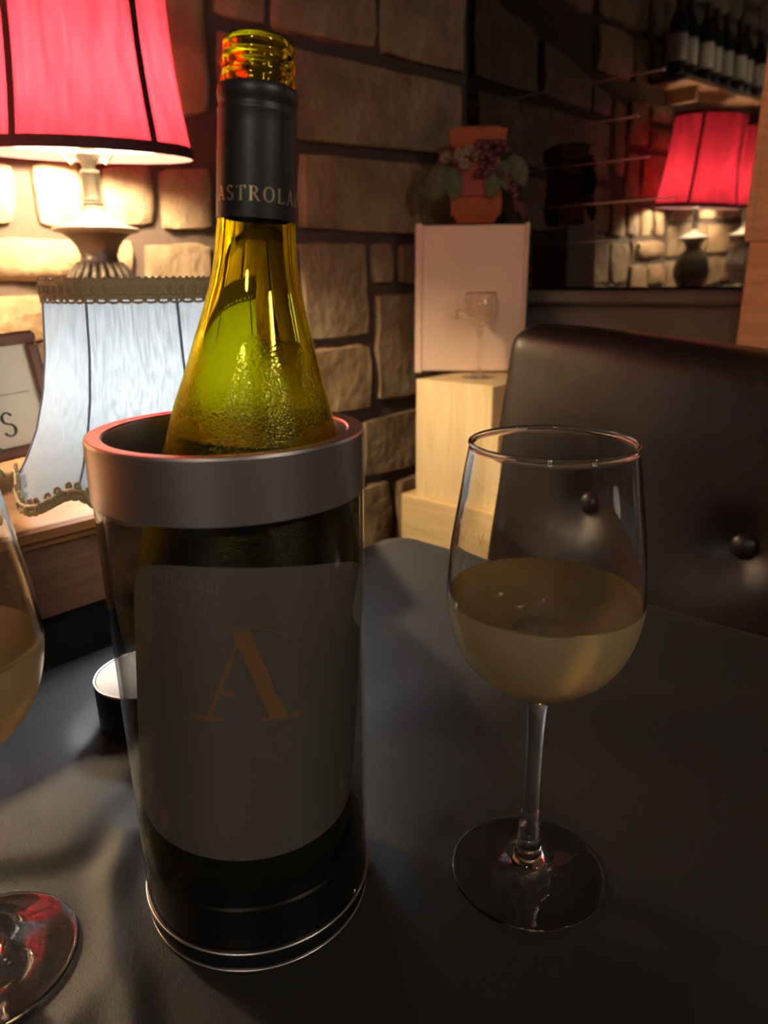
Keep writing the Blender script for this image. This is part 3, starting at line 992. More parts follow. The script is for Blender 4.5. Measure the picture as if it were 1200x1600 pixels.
g2.location = (0.072, 0.314, 0.0)
g2['label'] = 'wine glass of white wine cut off by the left edge of the photo'

# ================================================================== CANDLE PUCK
puck = empty('table_light', 'small black round table light with white top behind the cooler', 'table light', (0.231, 0.434, 0.0))
b = MB(); b.lathe([(0, 0.0006), (0.033, 0.0006), (0.0345, 0.002), (0.035, 0.036), (0.0345, 0.0372), (0.0335, 0.0372), (0.0335, 0.0355), (0, 0.0355)], 64)
b.build('body', MAT['black_plastic'], puck, smooth=40)
b = MB(); b.tube([(0.0345 * cos(a * pi / 32), 0.0345 * sin(a * pi / 32), 0.0375) for a in range(64)], 0.0009, 8, closed=True)
b.build('metal_ring', MAT['steel'], puck, smooth=180)
b = MB(); b.lathe([(0, 0.0356), (0.0332, 0.0356), (0.0332, 0.0378), (0.030, 0.0388), (0, 0.0395)], 64)
b.build('white_top', MAT['puck_top'], puck, smooth=40)

# ================================================================== LEDGE
ZL = 0.113
ledge = empty('wooden_ledge', 'low wooden ledge with orange varnished top and brown fascia behind the table', 'ledge', (0, 0.6, FLOOR_Z))
base_z = -FLOOR_Z
poly = [(-1.3, 0.580 - 0.6), (0.545, 0.580 - 0.6), (0.80, 0.95 - 0.6), (0.85, 1.470 - 0.6), (-1.3, 1.470 - 0.6)]
b = MB(); b.prism(poly, base_z + ZL - 0.016, base_z + ZL)
b.build('top_board', MAT['ledge_top'], ledge)
b = MB(); b.box(-1.3, 0.54, -0.024, -0.012, base_z + ZL - 0.012, base_z + ZL + 0.0015, 0.003)
b.build('nosing', MAT['ledge_top'], ledge)
b = MB(); b.box(-1.3, 0.54, -0.016, 0.0, base_z + 0.034, base_z + ZL - 0.0165)
b.build('fascia', MAT['ledge_front'], ledge)
poly = [(-1.3, 0.60 - 0.6), (0.53, 0.60 - 0.6), (0.78, 0.96 - 0.6), (0.83, 1.465 - 0.6), (-1.3, 1.465 - 0.6)]
b = MB(); b.prism(poly, 0.0, base_z + ZL - 0.0165)
b.build('black_plinth', MAT['black_board'], ledge)

# ================================================================== RED LAMPS
LZ = ZL
def red_lamp(loc, label):
    L = empty('table_lamp', label, 'lamp', loc, group='red shaded table lamps on the ledge')
    # heights are above the ledge
    zs = lambda z: z - LZ
    b = MB()
    b.lathe([(0, 0), (0.070, 0), (0.074, 0.004), (0.072, 0.012), (0.050, 0.020), (0.034, 0.034), (0.030, 0.045)] + [(0.030, 0.05), (0, 0.05)], 48)
    b.build('foot', MAT['lamp_metal'], L, smooth=40)
    # urn core and its cage of bowed ribs
    urn = spline([(0.026, 0.045), (0.050, 0.075), (0.068, 0.115), (0.070, 0.150), (0.055, 0.195), (0.034, 0.222)], 5)
    b = MB(); b.lathe([(0, 0.044)] + [(r * 0.86, z) for r, z in urn] + [(0, 0.224)], 40)
    b.build('urn', MAT['lamp_metal'], L, smooth=60)
    nr = 22
    rb_ = MB(); rb_.tube([(r, 0, z) for r, z in urn], 0.0058, 8)
    rme = rb_.mesh('rib', MAT['lamp_metal'], 180)
    for k in range(nr):
        o = bpy.data.objects.new('rib', rme); COL.objects.link(o); o.parent = L
        o.rotation_euler = (0, 0, 2 * pi * k / nr)
    b = MB()
    b.lathe([(0, 0.218), (0.034, 0.218), (0.036, 0.222), (0.033, 0.228), (0.031, 0.236), (0.036, 0.250), (0.046, 0.264), (0.058, 0.272), (0.060, 0.275), (0, 0.275)], 56)
    b.build('neck', MAT['lamp_metal'], L, smooth=40)
    b = MB()
    b.lathe([(0.058, 0.272), (0.0715, 0.2755), (0.073, 0.278), (0.0715, 0.2815), (0.060, 0.2835), (0.040, 0.290), (0.026, 0.300), (0.018, 0.312), (0.0165, 0.318), (0, 0.318)], 56,
            rfun=lambda a, z: 1 + (0.018 * cos(20 * a) if z > 0.283 else 0))
    b.build('dish', MAT['dish'], L, smooth=60)
    b = MB()
    b.lathe([(0.0165, 0.316), (0.0175, 0.318), (0.0175, 0.322), (0.0160, 0.324), (0.0170, 0.327), (0.0150, 0.331), (0.0155, 0.366), (0.0175, 0.370), (0.0170, 0.374), (0.011, 0.376), (0.012, 0.384), (0.020, 0.394), (0.021, 0.400), (0.018, 0.404), (0, 0.404)], 8)
    b.build('stem', MAT['lamp_metal'], L, smooth=30)
    b = MB(); b.lathe([(0, 0.404), (0.013, 0.404), (0.014, 0.41), (0.014, 0.436), (0.012, 0.440), (0, 0.440)], 24)
    b.build('socket', MAT['brass'], L, smooth=40)
    b = MB(); b.lathe([(0.009, 0.440), (0.011, 0.446), (0.020, 0.462), (0.028, 0.480), (0.030, 0.495), (0.026, 0.512), (0.014, 0.524), (0, 0.526)], 20)
    b.build('bulb', MAT['bulb_warm'], L, smooth=60)
    hp = [(-0.020, 0, 0.392), (-0.030, 0, 0.384), (-0.042, 0, 0.40)] + [(-0.052 * cos(pi * k / 14), 0, 0.44 + 0.27 * sin(pi * k / 14) ** 0.6) for k in range(15)] + [(0.042, 0, 0.40), (0.030, 0, 0.384), (0.020, 0, 0.392)]
    b = MB(); b.tube(hp, 0.0022, 6)
    b.build('harp', MAT['brass'], L, smooth=180, rot=(0, 0, radians(-46)))
    # bell shade
    SP = spline([(0.1765, zs(0.521)), (0.1700, zs(0.555)), (0.1640, zs(0.590)), (0.1580, zs(0.632)), (0.1530, zs(0.680)), (0.1500, zs(0.73)), (0.1475, zs(0.78)), (0.1450, zs(0.83)), (0.1430, zs(0.885))], 3)
    b = MB(); b.lathe(SP, 80)
    sh = b.build('shade', MAT['red_shade'], L, smooth=180)
    b = MB()
    r0, z0 = SP[0]
    b.lathe([(r0 - 0.0016, z0 - 0.001), (r0 + 0.0022, z0 - 0.001), (r0 + 0.0012, z0 + 0.008), (r0 - 0.0012, z0 + 0.017), (r0 - 0.0045, z0 + 0.017)], 80, closed=True)
    b.build('bottom_binding', MAT['red_trim'], sh, smooth=40)
    b = MB()
    r1, z1 = SP[-1]
    b.lathe([(r1 - 0.0015, z1 - 0.012), (r1 + 0.0015, z1 - 0.012), (r1 + 0.0015, z1 + 0.001), (r1 - 0.0015, z1 + 0.001)], 80, closed=True)
    b.build('top_binding', MAT['red_trim'], sh, smooth=40)
    piv = Vector((0, 0, z0 + 0.02))
    axd = Vector((1.3, -0.698, 0)).normalized()
    sh.matrix_local = Matrix.Translation(piv - Vector((0, 0, 0.010))) @ Matrix.Rotation(radians(4.5), 4, axd) @ Matrix.Translation(-piv)
    # spider ring holding the shade to the harp
    b = MB(); b.tube([(-r1, 0, z1 - 0.006), (0, 0, 0.712), (r1, 0, z1 - 0.006)], 0.002, 6); b.tube([(0, -r1, z1 - 0.006), (0, 0, 0.712), (0, r1, z1 - 0.006)], 0.002, 6)
    b.build('spider', MAT['brass'], sh, smooth=180)
    front = atan2(-1.3, -0.698)          # bearing of the diners' seat from the lamp
    for k in range(5):
        a = front + radians(-36 + 72 * k)
        b = MB()
        n = len(SP)
        wv = 0.0062
        vs, fs = [], []
        for (r, z) in SP:
            for s_, off in ((-1, 0.0006), (-1, 0.0022), (1, 0.0022), (1, 0.0006)):
                t_ = a + s_ * wv / r
                vs.append(((r + off) * cos(t_), (r + off) * sin(t_), z))
        for i in range(n - 1):
            for q in range(3):
                fs.append((i * 4 + q, i * 4 + q + 1, i * 4 + q + 5, i * 4 + q + 4))
        b.add(vs, fs)
        b.build('seam_tape', MAT['red_trim'], sh, smooth=60)
    return L
lamp1 = red_lamp((0.6976, 1.30, LZ), 'table lamp with glowing crimson shade and dark ribbed urn behind the white lamp')
lamp2 = copy_tree(lamp1)
lamp2.location = (0.06, 1.30, LZ)
lamp2.rotation_euler = (0, 0, radians(20))
lamp2['label'] = 'second red shaded lamp, seen only in the dark window by the orange crates'

# ================================================================== WHITE LAMP
WL = Vector((0.374, 0.609, ZL + 0.0018))
wlamp = empty('white_table_lamp', 'small lamp with silvery white panelled shade and gold braid trim behind the cooler', 'lamp', WL)
zz = lambda z: z - WL.z
front = atan2(-WL.y, -WL.x)
NSEG = 8
def w_rad(z):
    pts = [(0.128, 0.1400), (0.140, 0.1310), (0.155, 0.1215), (0.18, 0.1100), (0.21, 0.1010), (0.245, 0.0945), (0.285, 0.0910), (0.31, 0.0905)]
    if z <= pts[0][0]:
        return pts[0][1] + (pts[0][0] - z) * 0.55
    for (za, ra), (zb, rb2) in zip(pts, pts[1:]):
        if za <= z <= zb:
            t = (z - za) / (zb - za)
            return ra + (rb2 - ra) * t
    return pts[-1][1]
SEAM0 = front + radians(11)
def facet(a):
    k = ((a - SEAM0) / (2 * pi / NSEG)) % 1.0
    return k, cos(pi / NSEG) / cos((k - 0.5) * 2 * pi / NSEG)
def w_bot(a):
    k, _ = facet(a)
    return 0.1200 + 0.018 * (1 - cos(pi * abs(2 * k - 1) ** 1.15)) / 2
nu, nv = NSEG * 12, 26
vs, fs = [], []
for j in range(nv + 1):
    for i in range(nu):
        a = SEAM0 + 2 * pi * i / nu
        k, ff = facet(a)
        zb = w_bot(a)
        z = zb + (0.303 - zb) * j / nv
        r = w_rad(z) * (0.55 + 0.45 * ff)
        vs.append((r * cos(a), r * sin(a), zz(z)))
for j in range(nv):
    for i in range(nu):
        l = (i + 1) % nu
        fs.append((j * nu + i, j * nu + l, (j + 1) * nu + l, (j + 1) * nu + i))
b = MB(); b.add(vs, fs)
wsh = b.build('shade', MAT['white_shade'], wlamp, smooth=50)
for k in range(NSEG):
    a = SEAM0 + 2 * pi * k / NSEG
    pts = [((w_rad(z) + 0.0004) * cos(a), (w_rad(z) + 0.0004) * sin(a), zz(z)) for z in [w_bot(a) + (0.303 - w_bot(a)) * q / 16 for q in range(17)]]
    b = MB(); b.tube(pts, 0.0011, 6)
    b.build('seam', MAT['seam'], wsh, smooth=180)
# gold gimp braid: plain tape plus looping cords
def braid(name, zfun, rfun, nloop, up, amp, rad):
    b = MB()
    n = nloop * 14
    pts = []
    for i in range(n):
        t = i / n * 2 * pi
        ph = i / 14 * 2 * pi
        a = t - 0.75 * (2 * pi / nloop) * sin(ph) * 0.55
        rr_ = rfun(a) + 0.0022 + 0.0007 * cos(ph * 0.5)
        pts.append((rr_ * cos(a), rr_ * sin(a), zz(zfun(a)) + up + amp * cos(ph)))
    b.tube(pts, rad, 5, closed=True)
    return b
rt = lambda a: w_rad(0.30) * (0.55 + 0.45 * facet(a)[1])
b = MB()
n = 96
vs, fs = [], []
for i in range(n):
    a = 2 * pi * i / n
    r = rt(a)
    for (dr, z) in ((0.0006, 0.2885), (0.0030, 0.289), (0.0032, 0.303), (0.0006, 0.3045)):
        vs.append(((r + dr) * cos(a), (r + dr) * sin(a), zz(z)))
for i in range(n):
    l = (i + 1) % n
    for q in range(4):
        fs.append((i * 4 + q, l * 4 + q, l * 4 + (q + 1) % 4, i * 4 + (q + 1) % 4))
b.add(vs, fs)
tb = b.build('top_braid', MAT['braid'], wlamp, smooth=40)
o = braid('loop', lambda a: 0.3035, rt, 110, 0.0, 0.0016, 0.0009).build('loop_cord', MAT['braid'], tb, smooth=180); o['kind'] = 'stuff'
o = braid('loop', lambda a: 0.2890, rt, 60, 0.0, 0.0030, 0.0010).build('loop_cord', MAT['braid'], tb, smooth=180); o['kind'] = 'stuff'
o = braid('loop', lambda a: 0.2960, lambda a: rt(a) + 0.0010, 120, 0.0, 0.0036, 0.0009).build('loop_cord', MAT['braid'], tb, smooth=180); o['kind'] = 'stuff'
rbm = lambda a: w_rad(w_bot(a) + 0.004) * (0.55 + 0.45 * facet(a)[1])
b = MB()
n = 160
pts_lo = [((rbm(2 * pi * i / n) + 0.0025) * cos(2 * pi * i / n), (rbm(2 * pi * i / n) + 0.0025) * sin(2 * pi * i / n), zz(w_bot(2 * pi * i / n) + 0.0022)) for i in range(n)]
b.tube(pts_lo, 0.0030, 8, closed=True)
pts_lo = [(p[0] * 1.004, p[1] * 1.004, p[2] + 0.0045) for p in pts_lo]
b.tube(pts_lo, 0.0022, 8, closed=True)
bb = b.build('bottom_braid', MAT['braid'], wlamp, smooth=180)
o = braid('loop', w_bot, rbm, 84, 0.0088, 0.0042, 0.0014).build('loop_cord', MAT['braid'], bb, smooth=180); o['kind'] = 'stuff'
o = braid('loop', w_bot, lambda a: rbm(a) + 0.002, 110, 0.0030, 0.0034, 0.0013).build('loop_cord', MAT['braid'], bb, smooth=180); o['kind'] = 'stuff'
b = MB(); b.lathe([(0, 0), (0.028, 0), (0.030, 0.003), (0.028, 0.008), (0.014, 0.014), (0.010, 0.024), (0.013, 0.036), (0.010, 0.046), (0.012, 0.050), (0.012, 0.066), (0, 0.066)], 32)
b.build('base', MAT['lamp_metal'], wlamp, smooth=40)
b = MB(); b.lathe([(0.008, 0.066), (0.010, 0.070), (0.017, 0.082), (0.021, 0.094), (0.019, 0.106), (0.010, 0.115), (0, 0.117)], 20)
b.build('bulb', MAT['bulb_cool'], wlamp, smooth=60)
b = MB(); b.tube([(-0.088, 0, zz(0.299)), (-0.03, 0, zz(0.285)), (-0.024, 0, zz(0.20)), (-0.013, 0, zz(0.162))], 0.0013, 6); b.tube([(0.088, 0, zz(0.299)), (0.03, 0, zz(0.285)), (0.024, 0, zz(0.20)), (0.013, 0, zz(0.162))], 0.0013, 6)
b.tube([(-0.03, 0, zz(0.285)), (0.03, 0, zz(0.285))], 0.0013, 6)
b.build('shade_carrier', MAT['lamp_metal'], wlamp, smooth=180, rot=(0, 0, front + radians(80)))

# ================================================================== FRAMED SIGN + PLANT (left edge)
fr = empty('framed_sign', 'mahogany framed cream sign ending in a letter S beside the white lamp', 'framed sign', (0.238, 0.800, ZL + 0.007))
fr.rotation_euler = (radians(-9), radians(-4.5), radians(-6))
FW, FH, ST = 0.22, 0.127, 0.0125
X1 = 0.118
b = MB(); b.box(X1 - FW + ST * .8, X1 - ST * .8, -0.003, 0.004, ST * .8, FH - ST * .8)
bk = b.build('paper', MAT['paper'], fr)
for (xa, xb, za, zb, nm) in ((X1 - FW, X1, 0, ST, 'rail'), (X1 - FW, X1, FH - ST, FH, 'rail'), (X1 - FW, X1 - FW + ST, ST, FH - ST, 'stile'), (X1 - ST, X1, ST, FH - ST, 'stile')):
    b = MB(); b.box(xa, xb, -0.010, 0.008, za, zb, 0.003)
    b.build(nm, MAT['frame'], fr)
P, wd = letter('S', thick=0.14)
b = MB()
for p in P:
    b.add([(0.062 + x * 0.023, -0.0034, 0.024 + y * 0.025) for x, y in p], [tuple(range(len(p)))])
b.box(X1 - FW + 0.02, X1 - 0.020, -0.0036, -0.0031, 0.0660, 0.0666)
b.build('sign_print', MAT['ink'], bk)

plant = empty('potted_plant', 'small green leafy plant below the framed sign at the left edge', 'plant', (0.226, 0.722, ZL + 0.0002))
b = MB(); b.lathe([(0, 0), (0.022, 0), (0.024, 0.002), (0.027, 0.016), (0.028, 0.018), (0.026, 0.019), (0.024, 0.014), (0, 0.013)], 28)
b.build('pot', MAT['pot'], plant, smooth=40)
lf = MB()
n = 6
vs, fs = [], []
for i in range(n + 1):
    t = i / n
    wv = 0.010 * sin(pi * min(1, t * 0.92 + 0.06)) ** 0.8
    for s in (-1, 0, 1):
        vs.append((s * wv, 0.030 * t, 0.004 * sin(pi * t) + (0.002 if s else 0)))
for i in range(n):
    for q in range(2):
        a = i * 3 + q
        fs.append((a, a + 1, a + 4, a + 3))
lf.add(vs, fs)
lme = lf.mesh('leaf', MAT['leaf'], 180)
rnd = random.Random(3)
for k in range(34):
    o = bpy.data.objects.new('leaf', lme); COL.objects.link(o); o.parent = plant
    a = rnd.uniform(0, 2 * pi); h = rnd.uniform(0.0, 0.026); rr_ = rnd.uniform(0.004, 0.026)
    o.location = (rr_ * cos(a), rr_ * sin(a) * 0.8, 0.016 + h)
    o.rotation_euler = (rnd.uniform(-0.5, 0.7), rnd.uniform(-0.5, 0.5), a - pi / 2 + rnd.uniform(-.6, .6))
    sc_ = rnd.uniform(0.6, 0.85); o.scale = (sc_, sc_, sc_)
b = MB()
for k in range(6):
    a = k * 1.05
    b.tube([(0, 0, 0.012), (0.012 * cos(a), 0.012 * sin(a), 0.028), (0.035 * cos(a), 0.03 * sin(a), 0.038)], 0.0012, 5)
b.build('stems', MAT['stem'], plant)

# ================================================================== CHAIR
ch = empty('dining_chair', 'dark brown leather dining chair with button tufted back at the table end', 'chair', (0.945, 0.262, FLOOR_Z), (0, 0, radians(-6)))
BUT = [(0.145, 0.766), (-0.052, 0.758), (-0.239, 0.766), (0.076, 0.60), (-0.114, 0.60)]   # local y, z of buttons
TOPZ, BOTZ, WH = 0.999, 0.44, 0.325
def chair_front(y, z):
    """x of the front face (local)"""
    lean = -0.10 + 0.05 * (z - 0.70) / 0.3
    lean -= 0.012 * (1 - (y / WH) ** 2)          # slight pillow
    d = 0.0
    for (by, bz) in BUT:
        rr2 = (y - by) ** 2 + (z - bz) ** 2
        d += 0.016 * math.exp(-rr2 / 0.0011) + 0.012 * math.exp(-rr2 / 0.008)
    # soft pull creases towards the seat
    d += 0.003 * sin(y * 31 + z * 9) * math.exp(-((z - 0.66) / 0.16) ** 2)
    return lean + d
b = MB()
nu, nv = 72, 64
RAD = 0.032
vs, fs = [], []
def prof_edge(t):
    """t 0..1 across with rounded ends: returns (pos -1..1, depth 0..1)"""
    return t
rows = []
for j in range(nv + 1):
    row = []
    z = BOTZ + (TOPZ - BOTZ) * j / nv
    for i in range(nu + 1):
        u = -1 + 2 * i / nu
        wid = WH * (1 + 0.03 * (1 - (z - BOTZ) / (TOPZ - BOTZ)))
        # round the top corners
        y = u * wid
        zc = z
        tz = (z - (TOPZ - 0.03)) / 0.03
        e = min(wid - abs(y), (TOPZ - z) if z > 0.7 else 1.0)
        ey, ez = max(0, abs(y) - (wid - RAD)), max(0, z - (TOPZ - RAD))
        dd = sqrt(ey * ey + ez * ez)
        if ey > 0 and ez > 0:
            k = max(ey, ez) / dd
            y = math.copysign(wid - RAD + ey * k, y)
            zc = TOPZ - RAD + ez * k
            dd = max(ey, ez)
        back = RAD - sqrt(max(0, RAD * RAD - min(dd, RAD) ** 2))
        zc += (-0.010 * (y / WH) ** 2 + 0.029 * (y / WH) - 0.027) * ((z - BOTZ) / (TOPZ - BOTZ))
        x = chair_front(y, zc) + back
        vs.append((x, y, zc))
        row.append(len(vs) - 1)
    rows.append(row)
for j in range(nv):
    for i in range(nu):
        fs.append((rows[j][i], rows[j + 1][i], rows[j + 1][i + 1], rows[j][i + 1]))
# back shell
nb = len(vs)
for j in range(nv + 1):
    for i in range(nu + 1):
        x, y, z = vs[rows[j][i]]
        e = max(abs(-1 + 2 * i / nu) - 0.94, 0) / 0.06
        ez = max((j / nv) - 0.96, 0) / 0.04
        lean = -0.10 + 0.05 * (z - 0.70) / 0.3
        vs.append((lean + 0.085 - 0.018 * max(e, ez) ** 2, y, z))
R2 = lambda j, i: nb + j * (nu + 1) + i
for j in range(nv):
    for i in range(nu):
        fs.append((R2(j, i), R2(j, i + 1), R2(j + 1, i + 1), R2(j + 1, i)))
for j in range(nv):
    fs.append((rows[j][0], R2(j, 0), R2(j + 1, 0), rows[j + 1][0]))
    fs.append((rows[j][nu], rows[j + 1][nu], R2(j + 1, nu), R2(j, nu)))
for i in range(nu):
    fs.append((rows[nv][i], R2(nv, i), R2(nv, i + 1), rows[nv][i + 1]))
    fs.append((rows[0][i], rows[0][i + 1], R2(0, i + 1), R2(0, i)))
b.add(vs, fs)
back = b.build('backrest', MAT['leather'], ch, smooth=180)
for (by, bz) in BUT:
    b = MB(); b.sphere((chair_front(by, bz) - 0.004, by, bz), 0.0155, 16, 10, sc=(0.75, 1, 1))
    b.build('button', MAT['leather'], back, smooth=180)
b = MB(); b.box(-0.27, -0.052, -0.30, 0.30, 0.36, 0.46, 0.02)
b.build('seat', MAT['leather'], ch, smooth=40)
for sx in (-0.24, -0.08):
    for sy in (-0.26, 0.26):
        b = MB(); b.box(sx - 0.022, sx + 0.022, sy - 0.022, sy + 0.022, 0.0, 0.36, 0.004)
        b.build('leg', MAT['chair_leg'], ch)

# ================================================================== CRATES
def crate(name, label, cat, x0, x1, y0, y1, z0, z1, mat, lid=False, rot=0.0, group=None):
    """box of boards: core, front panel, lid, base board; origin at the bottom of the front left corner"""
    c = empty(name, label, cat, (x0, y1, z0), (0, 0, rot), group)
    w_, d, h = y1 - y0, x1 - x0, z1 - z0
    t = 0.010
    b = MB(); b.box(0.0, t, -w_, 0, 0, h, 0.0022)
    fp = b.build('front_board', mat, c)
    b = MB(); b.box(d - t, d, -w_, 0, 0, h, 0.002)
    b.build('back_board', mat, c)
    for ya in (0, -w_ + t):
        b = MB(); b.box(t, d - t, ya - t, ya, 0, h - 0.0005, 0.0015)
        b.build('side_board', mat, c)
    b = MB(); b.box(t, d - t, -w_ + t, -t, h - t, h, 0.001)
    b.build('lid_board', mat, c)
    b = MB(); b.box(t, d - t, -w_ + t, -t, 0, t, 0.001)
    b.build('bottom_board', mat, c)
    return c, fp
c3, fp3 = crate('wine_crate', 'pale pine wine crate at the bottom of the corner stack', 'crate', 1.58, 1.98, 0.98, 1.345, FLOOR_Z, -0.2945, MAT['crate_flat'])
b = MB()
for q in ([(0, 0), (0.004, 0), (-0.010, 0.030), (-0.016, 0.030)], [(0, 0), (0.004, 0), (0.020, 0.040), (0.014, 0.040)], [(0.012, 0.006), (0.03, 0.012), (0.028, 0.016), (0.012, 0.010)]):
    b.add([(-0.0006, -0.235 - x, 0.356 + y) for x, y in q], [tuple(range(4))])
b.build('stamp', MAT['stamp'], fp3)
c2, fp2 = crate('wine_crate', 'upright pale pine wine crate in the middle of the corner stack', 'crate', 1.60, 1.98, 1.053, 1.307, -0.294, 0.0405, MAT['crate'])
c4, fp4 = crate('wine_crate', 'pine wine crate standing behind the leather chair beside the corner stack', 'crate', 1.68, 1.98, 0.62, 0.965, FLOOR_Z, 0.03, MAT['crate_orange'])
# large flat-lidded box on top, turned towards the seat
c1 = empty('wine_box', 'large smooth beech wine box with edge strips on top of the corner stack', 'box', (1.702, 1.395, 0.041), (0, 0, radians(38)))
W1, H1, D1 = 0.318, 0.414, 0.095
b = MB(); b.box(0.0, D1, -W1 + 0.012, -0.012, 0.006, H1 - 0.006, 0.002)
b.build('body', MAT['crate_pink'], c1)
b = MB(); b.box(-0.004, D1, -0.022, 0.0, 0, H1, 0.004)
b.build('edge_strip', MAT['crate_pink'], c1)
b = MB(); b.box(-0.004, D1, -W1, -W1 + 0.011, 0, H1, 0.004)
b.build('edge_strip', MAT['crate_pink'], c1)
b = MB()
b.box(-0.0006, 0.0, -0.134, -0.110, 0.155, 0.159)
b.box(-0.0006, 0.0, -0.124, -0.118, 0.159, 0.182)
b.box(-0.0006, 0.0, -0.142, -0.124, 0.178, 0.182)
b.build('stamp', MAT['stamp'], c1)
# right stack
r1, _ = crate('wine_crate', 'orange pine crate on the floor under the right hand stack', 'crate', 1.74, 1.96, 0.06, 0.522, FLOOR_Z, -0.2205, MAT['crate_orange'])
r2, _ = crate('wine_crate', 'orange pine crate showing above the chair back at the right edge', 'crate', 1.75, 1.96, 0.06, 0.5205, -0.22, 0.3735, MAT['crate_orange'])
r3, fpr = crate('wine_crate', 'topmost orange pine crate of the right hand stack', 'crate', 1.745, 1.96, 0.06, 0.5295, 0.374, 0.95, MAT['crate_orange'])
b = MB(); b.box(-0.004, 0.0, -0.014, 0.001, 0.012, 0.576, 0.001)
b.build('edge_strip', MAT['crate_orange'], fpr)

# ================================================================== SMALL GLASS ON CRATE
sg = empty('cordial_glass', 'tall stemmed gold rimmed glass on the middle pine crate', 'glass', (1.7417, 1.1937, 0.0405))
pg = spline([(0.0, 0.0008), (0.030, 0.0008), (0.0440, 0.0010), (0.0450, 0.0022), (0.0430, 0.0034), (0.028, 0.0045), (0.012, 0.007), (0.0055, 0.014), (0.0045, 0.06), (0.0045, 0.11), (0.0075, 0.118), (0.0048, 0.124), (0.0085, 0.132), (0.006, 0.138), (0.012, 0.142), (0.030, 0.151), (0.045, 0.170), (0.0485, 0.190), (0.046, 0.210), (0.0415, 0.229)], 3)
bw = [p for p in pg if p[1] > 0.1405 and p[0] > 0.01]
prof = pg + [(0.0410, 0.2298), (0.0402, 0.229)] + [p for p in offset_in(bw, 0.0013)][::-1][1:] + [(0, 0.1435)]
b = MB(); b.lathe(prof, 48)
b.build('glass', MAT['crystal'], sg, smooth=60)
b = MB(); b.tube([(0.0411 * cos(a * pi / 32), 0.0411 * sin(a * pi / 32), 0.2290) for a in range(64)], 0.0016, 6, closed=True)
b.build('gold_rim', MAT['gold'], sg, smooth=180)

# ================================================================== ORNAMENT ON THE BOX
a38 = radians(38)
mid = Vector((1.702, 1.395, 0.455)) + Vector((sin(a38), -cos(a38), 0)) * W1 * 0.53 + Vector((cos(a38), sin(a38), 0)) * D1 * 0.5
orn = empty('terracotta_planter', 'orange terracotta planter hung with grapes and leaves on the beech box', 'planter', mid, (0, 0, radians(-52)))
# local: x to the right as seen from the table, -y towards the table
def slab(b, w0, w1, d0, d1, z0, z1, bev=0.006):
    vs = [(-w0, -d0, z0), (w0, -d0, z0), (w0, d0, z0), (-w0, d0, z0), (-w1, -d1, z1), (w1, -d1, z1), (w1, d1, z1), (-w1, d1, z1)]
    b.add(vs, [(3, 2, 1, 0), (4, 5, 6, 7), (0, 1, 5, 4), (1, 2, 6, 5), (2, 3, 7, 6), (3, 0, 4, 7)])
b = MB(); slab(b, 0.052, 0.062, 0.034, 0.040, 0.0, 0.02); slab(b, 0.068, 0.071, 0.041, 0.043, 0.02, 0.062); slab(b, 0.068, 0.060, 0.041, 0.036, 0.062, 0.185)
b.build('body', MAT['terracotta'], orn)
b = MB(); slab(b, 0.074, 0.078, 0.045, 0.048, 0.196, 0.236); slab(b, 0.058, 0.074, 0.036, 0.045, 0.185, 0.196); slab(b, 0.060, 0.058, 0.040, 0.038, 0.236, 0.243)
b.build('rim', MAT['terracotta'], orn)
b = MB(); slab(b, 0.044, 0.042, 0.004, 0.004, 0.0, 0.088)
o = b.build('plaque', MAT['plaque'], orn, loc=(0.0, -0.0445, 0.068))
rnd = random.Random(11)
gme = MB(); gme.sphere((0, 0, 0), 0.0105, 10, 7)
gm = gme.mesh('grape', MAT['grape'], 180)
for k in range(38):
    o = bpy.data.objects.new('grape', gm); COL.objects.link(o); o.parent = orn
    t = rnd.random()
    o.location = (0.026 + rnd.gauss(0, 0.019), -0.052 - rnd.uniform(0, 0.016), 0.205 - t * 0.085)
for k in range(22):
    o = bpy.data.objects.new('grape', gm); COL.objects.link(o); o.parent = orn
    t = rnd.random()
    o.location = (0.080 + t * 0.045 + rnd.gauss(0, 0.006), -0.035 - rnd.uniform(0, 0.02), 0.115 - t * 0.085 + rnd.gauss(0, 0.008))
for k in range(10):
    o = bpy.data.objects.new('grape', gm); COL.objects.link(o); o.parent = orn
    o.location = (-0.075 + rnd.gauss(0, 0.014), -0.045 - rnd.uniform(0, 0.012), 0.170 + rnd.gauss(0, 0.010))
fme = MB()
for k in range(7):
    a = 2 * pi * k / 7
    fme.sphere((0.010 * cos(a), -0.002, 0.010 * sin(a)), 0.0075, 8, 5, sc=(1, 0.5, 1))
fme.sphere((0, -0.005, 0), 0.006, 8, 5)
fm = fme.mesh('flower', MAT['flower'], 180)
for (x, z) in ((-0.050, 0.172), (-0.022, 0.182), (-0.036, 0.148), (-0.005, 0.170), (-0.088, 0.165)):
    o = bpy.data.objects.new('flower', fm); COL.objects.link(o); o.parent = orn
    o.location = (x, -0.058, z)
lf = MB()
vs, fs = [], []
for i in range(9):
    t = i / 8
    wv = 0.030 * sin(pi * min(1, t * 0.90 + 0.08)) ** 0.7
    for s in (-1, -0.5, 0, 0.5, 1):
        vs.append((s * wv, -0.006 * sin(pi * t) + 0.006 * abs(s), -0.095 * t))
for i in range(8):
    for q in range(4):
        a = i * 5 + q
        fs.append((a, a + 5, a + 6, a + 1))
lf.add(vs, fs)
lm = lf.mesh('leaf', MAT['leaf_dull'], 180)
